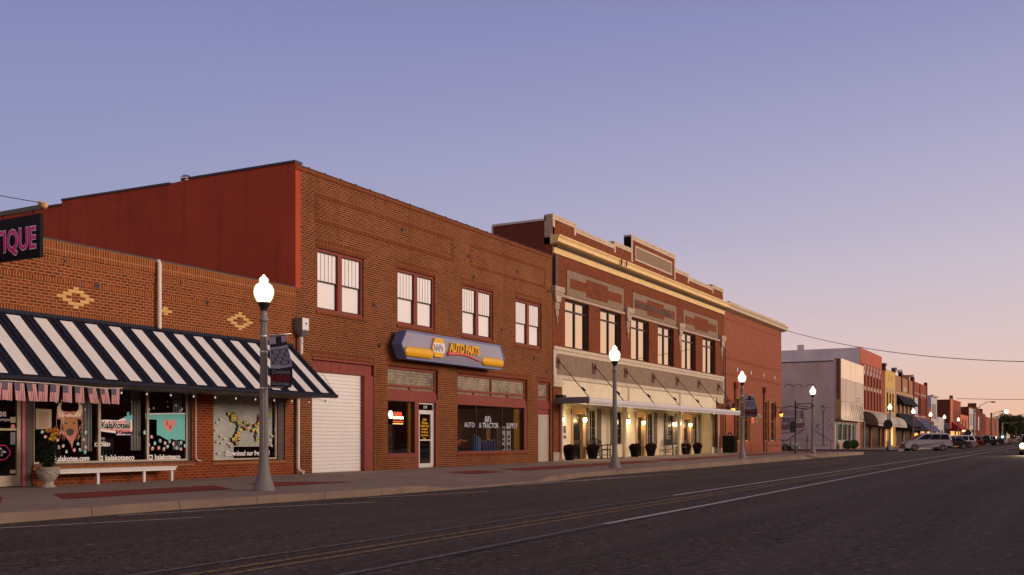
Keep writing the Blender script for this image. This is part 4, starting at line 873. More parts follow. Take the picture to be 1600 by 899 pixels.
# auto parts lightbox
SG = thing('lightbox_sign', 'grey and blue six-sided AUTO PARTS lightbox over the shop windows', 'sign', (32.5, YF-.3, 4.1))
xa, xb, z0, z1 = 29.14, 35.87, 4.10, 5.10; tip = .33; y0, y1 = 20.42, 20.83
def hexp(d): return [(xa-tip+d*1.1,(z0+z1)/2),(xa+d*.4,z0+d),(xb-d*.4,z0+d),(xb+tip-d*1.1,(z0+z1)/2),(xb-d*.4,z1-d),(xa+d*.4,z1-d)]
mb = MB(); mb.prism(hexp(0), 'y', y0, y1); mb.build('cabinet', 'sign_edge', SG)
mb = MB(); o1, i1 = hexp(-.01), hexp(.035); 
for k in range(6): j = (k+1)%6; mb.add([(o1[k][0],y0-.03,o1[k][1]),(o1[j][0],y0-.03,o1[j][1]),(i1[j][0],y0-.03,i1[j][1]),(i1[k][0],y0-.03,i1[k][1]),(o1[k][0],y0+.02,o1[k][1]),(o1[j][0],y0+.02,o1[j][1])], [(0,1,2,3),(0,4,5,1)])
mb.build('trim', 'sign_edge', SG)
mb = MB()                                                   # bulged face
NX, NZ = 30, 8; hp = hexp(.035); ax, bx_ = hp[1][0], hp[2][0]; lx, rx_ = hp[0][0], hp[3][0]; zl, zh = hp[1][1], hp[5][1]; zm_ = (zl+zh)/2; vs = []; fs = []
for i in range(NX+1):
    for j in range(NZ+1):
        v_ = j/NZ; z = zl+(zh-zl)*v_; e = 1-abs(2*v_-1); l_ = ax+(lx-ax)*e; r_ = bx_+(rx_-bx_)*e; u = i/NX; x = l_+(r_-l_)*u
        vs.append((x, y0-.005-.06*(1-(2*v_-1)**2)*(1-(2*u-1)**8), z))
for i in range(NX):
    for j in range(NZ): a = i*(NZ+1)+j; fs.append((a,a+NZ+1,a+NZ+2,a+1))
mb.add(vs, fs, 0, True); mb.build('face', 'sign_face', SG)
Ys = y0-.075
def sx_(px): return FX(px, Ys)
def pill(px0, px1, za, zb, mat, nm):
    mb = MB(); a, b = sx_(px0), sx_(px1); n = 8; r = (zb-za)/2; zc_ = (za+zb)/2; vs = []; fs = []
    st = [(a,.01),(a+.03,.6),(a+.10,.9),(a+.2,1),(b-.05,1),(b,.96)]
    for x, s in st:
        for k in range(n+1): t = pi*k/n; vs.append((x, y0-.05-.09*sin(t)*s, zc_+r*s*cos(t)))
    for i in range(len(st)-1):
        for k in range(n): q = i*(n+1)+k; fs.append((q,q+1,q+n+2,q+n+1))
    q = (len(st)-1)*(n+1); fs.append(tuple(range(q, q+n+1))); mb.add(vs, fs, 0, True); mb.build(nm, mat, SG)
pill(633, 675, FZ(655,559,Ys), FZ(655,543.5,Ys), 'sign_yellow', 'yellow_bar'); pill(753.5, 785, FZ(769,572.5,Ys), FZ(769,559.5,Ys), 'sign_yellow', 'yellow_bar')
a, b = sx_(673.5), sx_(695); c = (a+b)/2; mb = MB(); mb.prism([(a,4.60),(a+.2,4.28),(b-.2,4.28),(b,4.60),(b-.2,4.98),(a+.2,4.98)], 'y', y0-.03, y0-.12); mb.build('hexagon_emblem', 'sign_yellow', SG)
mb = MB(); mb.box(a+.09, b-.09, y0-.125, y0-.121, 4.45, 4.80); mb.build('white_panel', 'sign_white', SG)
text('lettering', 'NAPA', .37, (a+.11, y0-.127, 4.49), 'sign_ink', SG, sx=.66, off=.012)
text('lettering', 'AUTO PARTS', .46, (sx_(701), y0-.10, 4.56), 'sign_yellow', SG, sx=.80, off=.018, ext=.03, shear=.12)
mb = MB(); pts = [(sx_(699)+ (sx_(751)-sx_(699))*t, 4.45+.10*sin(pi*min(1,t*1.1))-.10*t) for t in [i/14 for i in range(15)]]
for i, (x, z) in enumerate(pts): pass
mb.tube([(x, y0-.08, z) for x, z in pts], [.078-.0035*i for i in range(15)], 8); mb.build('red_swoosh', 'sign_red', SG)
mb = MB(); 
for x in (29.8, 32.6, 35.2): mb.box(x-.04, x+.04, 20.825, YF, 4.3, 4.9)
build_pieces(mb, 'mount', 'black_metal', SG)
# roof vent seen over the side wall
t_ = MB(); t_.lathe(24.3, 26.1, [(.10,0),(.10,.14),(.19,.15),(.2,.26),(.12,.33),(.02,.34)], 12, 0, 9.86); t_.box(24.15,24.4,25.85,26.0,9.86,10.02); o = t_.build('roof_vent', 'galv_metal'); tag(o, 'small metal vent on the roof edge above the red side wall', 'vent'); recenter(o, (24.3,26.1,9.86))

# ================================================================ PROFESSIONAL BUILDING
Cb = thing('professional_building', 'ornate brick building with stepped parapet and yellow cornice', 'building', (55, YF, .2))
c0, c1 = 41.83, 68.66
cw = [(43.18+4.165*i, 43.18+4.165*i+2.74) for i in range(6)]
steps = [(c0,44.35,11.70),(44.35,49.1,11.50),(49.1,51.5,11.68),(51.5,58.65,12.45),(58.65,61.15,11.66),(61.15,66.05,11.48),(66.05,c1-.15,11.66)]
mb = MB(); wall(mb, c0, c1, 5.62, 10.0, YF, [(a,b,5.66,7.98) for a,b in cw], .35)
for a, b, z in steps: mb.quad((a,YF,10.0),(b,YF,10.0),(b,YF,z),(a,YF,z)); mb.quad((a,YF+.4,10.0),(b,YF+.4,10.0),(b,YF+.4,z),(a,YF+.4,z), 1)
mb.quad((c0,YF,.1),(c0,YF,10.4),(c0,36,10.4),(c0,36,.1)); mb.quad((c1,36,.1),(c1,36,10.4),(c1,YF,10.4),(c1,YF,.1)); mb.quad((c0,36,.1),(c1,36,.1),(c1,36,10.4),(c0,36,10.4)); mb.quad((c0,YF+.4,10.35),(c1,YF+.4,10.35),(c1,36,10.35),(c0,36,10.35), 1)
mb.build('wall', ['brick_c','tar_black'], Cb)
mb = MB(); mb.box(c0-.003, c0+.35, YF+.45, 24.2, 9.0, 11.52); mb.build('side_parapet', 'brick_c_side', Cb)
mb = MB(); mb.box(c0-.05, c0+.4, YF+.45, 24.25, 11.52, 11.62); mb.box(c0-.03, c0+.35, 24.2, 24.3, 9.6, 11.52); mb.box(c0-.02, c0+.4, YF+.35, YF+.45, 11.5, 11.72)
mb.build('side_coping', 'coping_white', Cb)
mb = MB(); mb.box(c0-.02, c0+.2, YF+.0, YF+.42, 10.72, 11.70); mb.build('corner_pier', 'stone_trim', Cb)
mb = MB()
for i, (a, b, z) in enumerate(steps):
    mb.box(a-.02, b+.02, YF-.03, YF+.43, z+.002*i, z+.10+.002*i, 0)
    zl_ = steps[i-1][2] if i else 0; zr_ = steps[i+1][2] if i < 6 else 0
    mb.box(a, b, YF-.018, YF-.003, z-.13, z, 0) if z < 12 else mb.box(a, b, YF-.018, YF-.003, z-.16, z, 0)
    if z > zl_: mb.box(a, a+.20, YF-.026, YF-.004, min(z-.5, 11.05 if z > 12 else z-.5), z-.13, 0)
    if z > zr_: mb.box(b-.20, b, YF-.026, YF-.004, min(z-.5, 11.05 if z > 12 else z-.5), z-.13, 0)
mb.build('coping', 'pale_cornice', Cb)
mb = MB()
for (a, b, z) in ((51.485,51.5,12.45),(49.085,49.1,11.68),(66.035,66.05,11.66)): mb.quad((a,YF+.0,z),(a,YF+.42,z),(a,YF+.42,z-.75 if z > 12 else z-.17),(a,YF+.0,z-.75 if z > 12 else z-.17))
mb.build('tar_backing', 'tar_black', Cb)
mb = MB(); rect_frame(mb, 52.1, 58.05, 11.22, 12.05, YF-.02, YF-.002, .10); mb.build('panel_border', 'pale_cornice', Cb)
mb = MB(); mb.box(52.2, 57.95, YF-.012, YF-.002, 11.32, 11.95); mb.build('name_panel', 'stucco_brown', Cb)
# cornice
mb = MB(); 
mb.prism([(YF-.002,10.34),(YF-.30,10.40),(YF-.42,10.44),(YF-.42,10.60),(YF-.50,10.70),(YF-.50,10.75),(YF-.002,10.80)], 'x', c0-.25, c1+.02); mb.prism([(YF-.002,9.98),(YF-.06,9.98),(YF-.09,10.16),(YF-.12,10.24),(YF-.002,10.24)], 'x', c0, c1)
mb.build('cornice', 'yellow_cornice', Cb)
mb = MB()
for i in range(150):
    x = c0+.1+i*.178
    if x < c1-.1: mb.box(x, x+.09, YF-.20, YF-.002, 10.245, 10.335)
mb.build('dentil_course', 'dark_brown', Cb)
mb = MB()
for x in (47.0,): mb.tube([(x+1.9,YF-.44,10.76),(x+1.9,YF-.54,10.66),(x+1.9,YF-.52,10.42)], .05, 6); mb.tube([(x+2.6,YF-.44,10.76),(x+2.6,YF-.54,10.66),(x+2.6,YF-.50,10.45)], .04, 6)
mb.build('gutter_spout', 'rust', Cb)
# upper windows
for i, (a, b) in enumerate(cw):
    mb = MB(); y = YF+.14; rect_frame(mb, a+.005, b-.005, 5.665, 7.975, y, y+.08, .07); xm = (a+b)/2-.0; mb.box(xm-.05, xm+.05, y-.005, y+.07, 5.735, 7.905); mb.box(a+.07, xm-.05, y, y+.07, 7.42, 7.50); mb.box(xm+.05, b-.07, y, y+.07, 7.42, 7.50)
    wo_ = mb.build('window', 'black_sash', Cb); g_ = MB(); g_.box(a+.07, b-.07, y+.05, y+.055, 5.735, 7.905); g_.build('pane', 'glass_mirror', wo_)
# panels between cornice and windows
for k, xa_ in enumerate((43.35, 51.72, 60.13)):
    xb_ = xa_+7.15; zl_, zh_ = 8.18, 9.42; mb = MB(); mb.box(xa_, xb_, YF-.012, YF-.002, zl_, zh_); mb.build('stucco_panel', 'stucco_brown', Cb)
    mb = MB(); mb.box(xa_-.05, xb_+.05, YF-.03, YF-.003, zh_, zh_+.05); mb.box(xb_, xb_+.05, YF-.03, YF-.003, zl_, zh_); mb.box(xa_-.05, xa_, YF-.02, YF-.003, zl_, zh_); mb.build('panel_border', 'brick_c_side', Cb)
    mb = MB(); xm = (xa_+xb_)/2; zm_ = (zl_+zh_)/2; mb.box(xm-1.35, xm+1.35, YF-.024, YF-.013, zm_-.44, zm_+.44); mb.box(xa_+.35, xb_-.35, YF-.022, YF-.0135, zm_-.24, zm_+.24); mb.build('brick_cross', 'brick_c', Cb)
    if k == 1: text('lettering', 'PROFESSIONAL BUILDING', .40, (xa_+.30, YF-.03, zm_-.15), 'dark_brown', Cb, sx=1.28, off=.010, ext=.012)
    if k == 0: mb = MB(); mb.box(xm-.03, xm+.03, YF-.03, YF-.024, zm_-.25, zm_+.2); build_pieces(mb, 'crack', 'black_metal', Cb)
mb = MB(); mb.box(42.5, 67.7, YF-.06, YF-.002, 8.02, 8.14); mb.build('window_head_band', 'stone_trim', Cb)
for x in (42.22, 50.98, 59.42, 68.1):
    mb = MB(); w = .50; mb.box(x-w, x+w, YF-.22, YF-.002, 8.16, 8.42); mb.box(x-w+.06, x+w-.06, YF-.18, YF-.002, 8.05, 8.16); mb.prism([(x-.36,8.05),(x+.36,8.05),(x+.28,7.85),(x+.22,7.7),(x-.22,7.7),(x-.28,7.85)], 'y', YF-.14, YF-.002)
    for q in range(5): l = [.35,.65,.98,.62,.3][q]; mb.box(x-.22+q*.09, x-.22+q*.09+.07, YF-.07, YF-.002, 7.7-l, 7.7)
    mb.build('pilaster_ornament', 'stone_trim', Cb)
# sill and frieze
mb = MB(); mb.box(c0, c1, YF-.10, YF+.05, 5.46, 5.61); mb.box(c0+.02, c1-.02, YF-.05, YF+.05, 5.28, 5.46); mb.box(c0+.02, c0+.35, YF-.05, YF+.05, 4.28, 5.28); mb.box(c1-.35, c1-.02, YF-.05, YF+.05, 4.28, 5.28); mb.box(c0+.02, c1-.02, YF-.07, YF+.05, 4.10, 4.28)
mb.build('stone_band', 'cream_trim', Cb)
mb = MB(); mb.box(c0+.35, c1-.35, YF-.02, YF+.05, 4.28, 5.28); mb.build('frieze', 'stucco_brown', Cb)
mb = MB(); xs_ = [42.9, 51.2, 59.6, 66.9]
mb.box(42.85, 66.95, YF+.02, YF+.06, 3.10, 4.10); mb.build('transom_panel', 'cream_wall', Cb)
mb = MB()
for q in xs_[1:3]: mb.box(q-.12, q+.12, YF-.03, YF+.02, 3.10, 4.10)
build_pieces(mb, 'transom_mullion', 'cream_trim', Cb)
for x0, x1 in ((c0+.02, 42.85), (66.1+.85, c1-.02)):
    mb = MB(); mb.box(x0, x1, YF-.06, YF+.3, 3.72, 4.10, 0); mb.box(x0+.04, x1-.04, YF-.09, YF+.2, 3.86, 3.95, 0); mb.box(x0, x1, YF-.05, YF+.3, .15, .62, 1)
    mb.build('pier_stone', ['cream_trim','stone_trim'], Cb); mb = MB(); mb.box(x0+.02, x1-.02, YF-.02, YF+.3, .62, 3.72); mb.build('pier', 'brick_c', Cb)
YW = 21.85
doors = [(FX(892,YW), FX(914,YW)), (FX(993,YW), FX(1008,YW)), (FX(1066,YW), FX(1079.5,YW))]
swins = [(FX(920,YW), FX(931.5,YW)), (FX(965,YW)-.4, FX(971,YW)), (FX(1011,YW), FX(1020.5,YW)), (FX(1043,YW), FX(1052.5,YW)), (FX(1082.2,YW), FX(1090,YW))]
mb = MB(); ops = [(a+.18, b-.35, .12, 2.52) for a, b in doors]+[(a, b, .95, 2.75) for a, b in swins]
wall(mb, 42.2, 66.9, .12, 3.12, YW, ops, .14); mb.quad((66.2,YF+.1,.12),(66.2,YW,.12),(66.2,YW,3.12),(66.2,YF+.1,3.12)); mb.box(66.2, 66.93, YF+.1, YF+.15, .12, 3.12)
mb.build('porch_wall', 'cream_wall', Cb)
mb = MB(); mb.box(66.35, 66.86, YF+.06, YF+.097, .7, 2.9); mb.build('side_panel', 'room_brown', Cb)
mb = MB(); mb.box(42.2, 66.9, YF-.02+.1, YW+.02, 3.04, 3.10); mb.build('porch_ceiling', 'white_paint', Cb)
for i, (a, b) in enumerate(doors):
    mb = MB(); mb.box(a, a+.18, YW-.06, YW+.05, .2, 2.75); mb.box(b-.36, b, YW-.06, YW+.05, .2, 2.75); mb.box(a, b, YW-.07, YW+.05, 2.52, 2.85)
    o = mb.build('door', 'wood_trim', Cb)
    mb = MB(); mb.box(a+.18, b-.35, YW+.10, YW+.14, .2, 2.52, 0); mb.box(a+.35, b-.5, YW+.085, YW+.10, 1.2, 2.3, 1); mb.box(a+.35, b-.5, YW+.085, YW+.10, .35, 1.0, 1); mb.build('leaf', ['wood_door','glass_far'], o)
    mb = MB(); mb.ball((b-.42,YW+.06,1.1), .035, 8); mb.build('handle', 'black_metal', o)
for i, (a, b) in enumerate(swins):
    mb = MB(); rect_frame(mb, a-.05, b+.05, .90, 2.80, YW-.03, YW+.02, .07)
    for z in (1.40,1.85,2.3): mb.box(a, b, YW+.05, YW+.065, z-.006, z+.006)
    mb.box((a+b)/2-.006, (a+b)/2+.006, YW+.05, YW+.065, .95, 2.75); o = mb.build('window', 'cream_trim', Cb); g_ = MB(); g_.box(a, b, YW+.07, YW+.075, .95, 2.75); g_.build('pane', 'glass_far', o)
    for x0, x1 in ((a-.62,a-.10),(b+.10,b+.58)):
        if i == 4 and x0 > b: x1 = b+.45
        mb = MB(); mb.box(x0, x1, YW-.05, YW-.002, .88, 2.86)
        for k in range(24): mb.box(x0+.06, x1-.06, YW-.062, YW-.05, .95+.078*k, .99+.078*k)
        mb.build('shutter', 'shutter_grey', Cb)
# canopy
mb = MB(); cy = 19.28; mb.prism([(cy,2.90),(cy-.04,2.96),(cy-.06,3.06),(cy-.03,3.14),(cy+.05,3.17),(YF-.06,3.20),(YF-.06,3.04),(cy+.1,2.98),(cy+.1,2.90)], 'x', 42.15, 66.75); mb.box(42.15, 66.75, cy+.02, cy+.10, 2.84, 2.90)
o = mb.build('canopy', 'canopy_paint', Cb)
mb = MB(); mb.box(42.09, 42.15, cy-.03, YF-.02, 2.90, 3.20, 0); mb.box(42.12, 42.5, YF-.4, YF-.03, 3.20, 3.32, 1); mb.build('canopy_end', ['canopy_edge_dark','black_metal'], o)
mb = MB(); mb.box(42.2, 66.7, cy+.1, YF+.02, 2.99, 3.03); mb.build('soffit', 'white_paint', o)
for x in (FX(972,21.1), FX(1057.5,21.1)):
    mb = MB(); zz_ = zs(x); mb.lathe(x, 20.95, [(.15,0),(.15,.12),(.115,.16),(.105,2.62),(.14,2.68),(.14,2.80)], 16, 0, zz_); mb.build('column', 'cream_wall', Cb)
for x, y in ((42.55, YF-.14), (67.0, YF-.14)):
    mb = MB(); mb.tube([(x,y,2.95),(x,y,.40),(x,y-.03,.28),(x+.02,y-.14,.22)], .06, 8); mb.build('downspout', 'pipe_cream', Cb)
mb = MB(); mb.tube([(68.6,YF-.14,7.6),(68.6,YF-.14,.3)], .05, 8); mb.tube([(41.95,YF-.10,9.9),(41.95,YF-.10,8.3)], .09, 8); build_pieces(mb, 'dark_downspout', 'dark_brown', Cb)
for i, (px, py, ex, ey) in enumerate(((873.4,564.9,921.2,621.2),(930.5,574.5,974.6,625.7),(979.7,581.2,1022.4,631.2),(1022.4,589.4,1062.5,634.6),(1060,594.5,1098,637.5),(1093.6,599,1128,640),(1124,604,1151,642))):
    x = FX(px, YF-.1); z = FZ(px, py, YF-.1); mb = MB(); mb.box(x-.24, x+.18, YF-.06, YF-.021, z-.32, z+.22); mb.box(x-.05, x+.05, YF-.14, YF-.06, z-.1, z+.1); o = mb.build('rod_bracket', 'rust', Cb)
    x2 = min(FX(ex, cy+.15), 66.7); mb = MB(); mb.tube([(x,YF-.12,z),((x+x2)/2,(YF+cy)/2,(z+3.18)/2-.03),(x2,cy+.15,3.16)], .022, 6); mb.tube([((x*.3+x2*.7),(YF*.3+cy*.7),(z*.3+3.18*.7)-.03),((x*.2+x2*.8),(YF*.2+cy*.8),(z*.2+3.18*.8)-.02)], .045, 6); mb.build('tie_rod', 'black_metal', Cb)
mb = MB(); mb.box(42.45, 42.9, YF+.02+.8, YW-.01, 1.55, 1.95, 0); mb.box(FX(880,YW)-.25, FX(880,YW)+.25, YW-.03, YW-.002, 1.55, 1.9, 0); mb.box(FX(881,YW)-.15, FX(881,YW)+.2, YW-.03, YW-.002, 1.28, 1.42, 0); build_pieces(mb, 'wall_plaque', 'rust', Cb)
SCN = 0
for i, (px, py) in enumerate(((879,656.5),(913.5,657),(981.5,659.5),(1005.5,661.5),(1053.3,664),(1061.8,663),(1078.5,664.8))):
    lab = ['lit wall lantern left of the first brown door under the canopy','lit wall lantern between first brown door and first shuttered window','lit wall lantern left of the second brown door','lit wall lantern right of the second brown door','small lit wall lantern beside the fourth shuttered window','lit wall lantern left of the third brown door','lit wall lantern right of the third brown door'][i]
    x, z = FX(px, YW-.12), FZ(px, py, YW-.12); t_ = thing('wall_lantern', lab, 'lamp', (x, YW-.1, z), 'lanterns under the canopy')
    mb = MB(); mb.box(x-.05, x+.05, YW-.03, YW-.001, z-.02, z+.26); mb.tube([(x,YW-.03,z+.22),(x,YW-.12,z+.26),(x,YW-.13,z+.19)], .014, 6); mb.lathe(x, YW-.13, [(.13,0),(.06,.06),(.02,.10)], 10, 0, z+.12); mb.build('bracket', 'black_metal', t_)
    mb = MB(); mb.lathe(x, YW-.13, [(.05,0),(.08,.05),(.105,.22),(.10,.24)], 12, 0, z-.10); mb.build('shade', 'sconce', t_)
    li = bpy.data.lights.new('lantern_light', 'POINT'); li.energy = 42 if i != 4 else 10; li.color = (1,.74,.40); li.shadow_soft_size = .10; lo = bpy.data.objects.new('lantern_light', li); C.objects.link(lo); lo.parent = t_; lo.location = (0, -.18, -.02)
# mum pots
for i, (px, py, s_) in enumerate(((890,717,.80),(926,714.5,.80),(992,712.3,.78),(1017,711.5,.80),(1072,709.8,.76),(1089.5,709.4,.76))):
    lab = ['black pot of dark mums left of the first brown door','black pot of dark mums between the first door and the iron bench','black pot of dark mums left of the second brown door','black pot of dark mums right of the second brown door','black pot of dark mums before the third brown door','rightmost black pot of mums under the canopy'][i]
    y = YW-.55; x = FX(px, y); z = zs(x); t_ = thing('flower_pot', lab, 'planter', (x, y, z), 'mum pots along the porch')
    mb = MB(); mb.lathe(x, y, [(.27*s_,0),(.38*s_,.52*s_),(.42*s_,.53*s_),(.42*s_,.58*s_),(.34*s_,.56*s_),(.05,.54*s_)], 18, 0, z); mb.build('pot', 'pot_black', t_)
    mb = MB(); mb.ball((x,y,z+.62*s_), .36*s_, 12, 0, (1,1,.72)); leaves(mb, (x,y,z+.68*s_), .44*s_, 1300, .045, (1,1,.66), 0, .9); mb.build('mum', 'mum_dark', t_)
def iron_bench(x, y, z, lab, rz):
    t_ = thing('iron_bench', lab, 'bench', (0,0,0)); W_ = 1.3
    mb = MB()
    for i in range(7): mb.box(0, W_, -.25+i*.07, -.21+i*.07, .44, .46)
    mb.build('seat', 'black_metal', t_)
    mb = MB(); mb.tube([(0,.26,.5),(0,.3,.86),(.35,.31,.98),(.75,.31,1.02),(1.15,.31,.98),(W_,.3,.86),(W_,.26,.5)], .03, 6); mb.tube([(0,.28,.62),(W_,.28,.62)], .02, 5)
    for k in range(12): a_ = .12+k*.115; mb.tube([(a_,.28,.62),(a_+.08*(-1)**k,.30,.78),(a_,.31,.93)], .02, 5)
    for k in range(4): mb.tube([(.3+.3*k+.09*cos(q*.8),.30,.78+.09*sin(q*.8)) for q in range(9)], .02, 5)
    mb.build('backrest', 'black_metal', t_)
    for q in (0, W_):
        mb = MB(); mb.tube([(q,-.24,0),(q,-.22,.3),(q,-.22,.45)], .03, 6); mb.tube([(q,.28,0),(q,.24,.3),(q,.26,.5)], .03, 6); mb.tube([(q,-.23,.45),(q,-.23,.70),(q,0,.72),(q,.28,.68)], .028, 6); mb.tube([(q,-.22,.18),(q,.25,.18)], .02, 5); mb.build('leg', 'black_metal', t_)
    t_.location = (x, y, z); t_.rotation_euler = (0,0,rz)
x = FX(930, 21.3); iron_bench(x, 21.25, zs(x), 'black iron bench by the first shuttered window', R(0))
x = FX(1046, 21.3); iron_bench(x, 21.3, zs(x), 'black iron bench behind the second porch column', R(0))
def low_stand(px, lab):
    x = FX(px, 21.25); z = zs(x); t_ = thing('iron_stand', lab, 'side table', (x, 21.25, z)); mb = MB(); mb.tube([(x,21.1,z+.72),(x+1.1,21.1,z+.72)], .035, 6); mb.tube([(x,21.1,z+.48),(x+1.1,21.1,z+.48)], .03, 6); mb.tube([(x,21.4,z+.48),(x+1.1,21.4,z+.48)], .03, 6); mb.box(x,x+1.1,21.1,21.4,z+.46,z+.485); mb.build('top', 'black_metal', t_)
    for q_ in (x, x+1.1):
        for y_ in (21.1, 21.4): mb = MB(); mb.tube([(q_,y_,z),(q_,y_,z+.72 if y_ < 21.2 else z+.48)], .028, 6); mb.build('leg', 'black_metal', t_)
low_stand(945, 'low black iron stand between the first iron bench and the lamp post'); low_stand(1059.5, 'low black iron stand between the second bench and a mum pot')

# ================================================================ BANK (plain brick annexe)
K = thing('brick_bank', 'smooth orange brick bank with pale cornice and tall narrow windows', 'bank', (77, YF, .2))
k0, k1 = 68.70, 84.95
bw_ = [(FX(1151,YF), FX(1158,YF)),(FX(1164,YF), FX(1171.5,YF)),(FX(1194.5,YF), FX(1201.5,YF)),(FX(1205,YF), FX(1212,YF))]
mb = MB(); wall(mb, k0, k1, .1, 10.35, YF, [(a,b,1.05,4.35) for a,b in bw_], .30)
mb.quad((k1,YF,.1),(k1,40,.1),(k1,40,10.35),(k1,YF,10.35)); mb.quad((k0,YF,10.4),(k1,YF,10.4),(k1,40,10.4),(k0,40,10.4), 1); mb.quad((k0,YF,10.35),(k0,40,10.35),(k0,40,.1),(k0,YF,.1)); mb.build('wall', ['brick_bank','tar_black'], K)
mb = MB(); mb.prism([(YF-.002,10.30),(YF-.30,10.38),(YF-.42,10.42),(YF-.42,10.60),(YF-.50,10.68),(YF-.50,10.74),(YF-.002,10.78)], 'x', c1+.03, k1+.45); mb.prism([(YF-.25,10.80),(YF-.28,10.95),(YF-.20,11.0),(YF+.3,11.0),(YF+.3,10.80)], 'x', c1+.6, k1+.3); mb.box(k1, k1+.4, YF, 40, 10.42, 10.72); mb.build('cornice', 'pale_cornice', K)
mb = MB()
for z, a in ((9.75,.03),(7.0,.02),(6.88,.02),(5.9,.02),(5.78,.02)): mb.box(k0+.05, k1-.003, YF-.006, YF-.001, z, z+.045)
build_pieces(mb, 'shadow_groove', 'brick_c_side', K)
for a in (71.6, 75.2, 78.9, 82.3): mb = MB(); mb.box(a-.07, a+.07, YF-.14, YF-.002, 6.15, 6.42); mb.build('wall_fixture', 'white_paint', K)
for i, (a, b) in enumerate(bw_):
    mb = MB(); rect_frame(mb, a+.005, b-.005, 1.055, 4.345, YF+.10, YF+.28, .10)
    for z in (1.9,2.7,3.5): mb.box(a+.1, b-.1, YF+.15, YF+.2, z-.015, z+.015)
    o = mb.build('window', 'gold_frame', K); g_ = MB(); g_.box(a+.1, b-.1, YF+.2, YF+.205, 1.15, 4.25); g_.build('pane', 'glass_far', o)
mb = MB()
for x in (FX(1148,YF), FX(1193,YF), FX(1160.5,YF)):
    mb.box(x-.16, x+.16, YF-.10, YF-.002, .2, 4.9 if x != FX(1160.5,YF) else 4.4); 
    if x != FX(1160.5,YF): mb.prism([(x-.16,4.9),(x+.16,4.9),(x+.34,5.35),(x-.34,5.35)], 'y', YF-.18, YF-.002)
x = k1+.10; mb.box(x-.09, x+.09, YF+.1, YF+.25, .2, 4.8); mb.prism([(x-.09,4.7),(x+.09,4.7),(x+.35,5.2),(x-.09,5.2)], 'y', YF+.05, YF+.3)
build_pieces(mb, 'conductor_head', 'brick_c_side', K)
mb = MB(); mb.box(FX(1195,YF), k1-.01, YF-.03, YF-.002, 4.75, 5.25); mb.box(FX(1172,YF)+.2, FX(1193,YF)-.2, YF-.02, YF-.002, .2, .95); mb.box(FX(1195,YF), k1-.01, YF-.03, YF-.002, .2, .95); build_pieces(mb, 'brick_panel', 'brick_bank', K)
YN = thing('bank_sign', 'orange square sign with a white Y and dark metal letters on brick', 'sign', (75, YF, 2.7))
xa_, xb_ = FX(1173.5,YF-.05), FX(1178.5,YF-.05); mb = MB(); mb.box(xa_, xb_, YF-.06, YF-.002, FZ(1176,662.5,YF), FZ(1176,647.5,YF)); mb.build('square', 'sign_ynb', YN); text('lettering', 'Y', .62, (xa_+.12, YF-.065, FZ(1176,654,YF)), 'sign_white', YN, off=.012)
text('lettering', 'UKON', .52, (xb_+.12, YF-.03, FZ(1180,654,YF)), 'steel_letter', YN, off=.018, ext=.02, sx=1.25); text('lettering', 'NB', .52, (xb_+.12, YF-.03, FZ(1180,663,YF)), 'steel_letter', YN, off=.018, ext=.02, sx=1.2)
for i, (px, py, on) in enumerate(((1146.5,641,1),(1140,640,0),(1221.5,649,1))):
    x, z = FX(px, YF-.5), FZ(px, py, YF-.5); lab = ['gold lantern hung at the right end of the porch canopy','unlit lantern on the bank wall above the litter bin','glowing gold lantern at the right corner of the bank'][i]
    t_ = thing('bank_lantern', lab, 'lamp', (x, YF-.4, z-.2), 'bank lanterns'); mb = MB(); mb.tube([(x,YF-.002,z+.5),(x,YF-.25,z+.75),(x,YF-.45,z+.55),(x,YF-.45,z+.3)], .03, 6); mb.lathe(x, YF-.45, [(.27,0),(.18,.12),(.05,.24)], 10, 0, z+.12); mb.tube([(x,YF-.02,z-.2),(x,YF-.02,z+.9)], .05, 6); mb.build('bracket', 'rust', t_)
    mb = MB(); mb.lathe(x, YF-.45, [(.06,0),(.13,.10),(.15,.24)], 10, 0, z-.12); mb.build('shade', 'lantern' if on else 'rust', t_)
    if on: li = bpy.data.lights.new('lantern_light', 'POINT'); li.energy = 18; li.color = (1,.6,.2); li.shadow_soft_size = .1; lo = bpy.data.objects.new('lantern_light', li); C.objects.link(lo); lo.parent = t_; lo.location = (0,-.4,.15)
# litter bin
x = FX(1140.5, 20.2); t_ = thing('litter_bin', 'black litter bin with a domed hood at the end of the porch', 'bin', (x, 20.2, zs(x)))
mb = MB(); mb.box(x-.42, x+.42, 19.8, 20.6, zs(x)+.03, zs(x)+1.15)
for k in range(9): mb.box(x-.44, x-.42, 19.83+k*.085, 19.87+k*.085, zs(x)+.06, zs(x)+1.1); mb.box(x-.38+k*.085, x-.34+k*.085, 19.78, 19.8, zs(x)+.06, zs(x)+1.1)
mb.build('body', 'pot_black', t_); mb = MB(); z = zs(x)+1.15; mb.box(x-.46, x+.46, 19.76, 20.64, z, z+.05)
for q in (-.4,.4): mb.tube([(x+q,20.2,z),(x+q,20.2,z+.16)], .03, 6)
mb.tube([(x-.42,20.2,z+.14),(x-.2,20.2,z+.24),(x+.2,20.2,z+.24),(x+.42,20.2,z+.14)], .05, 6); mb.build('hood', 'pot_black', t_)
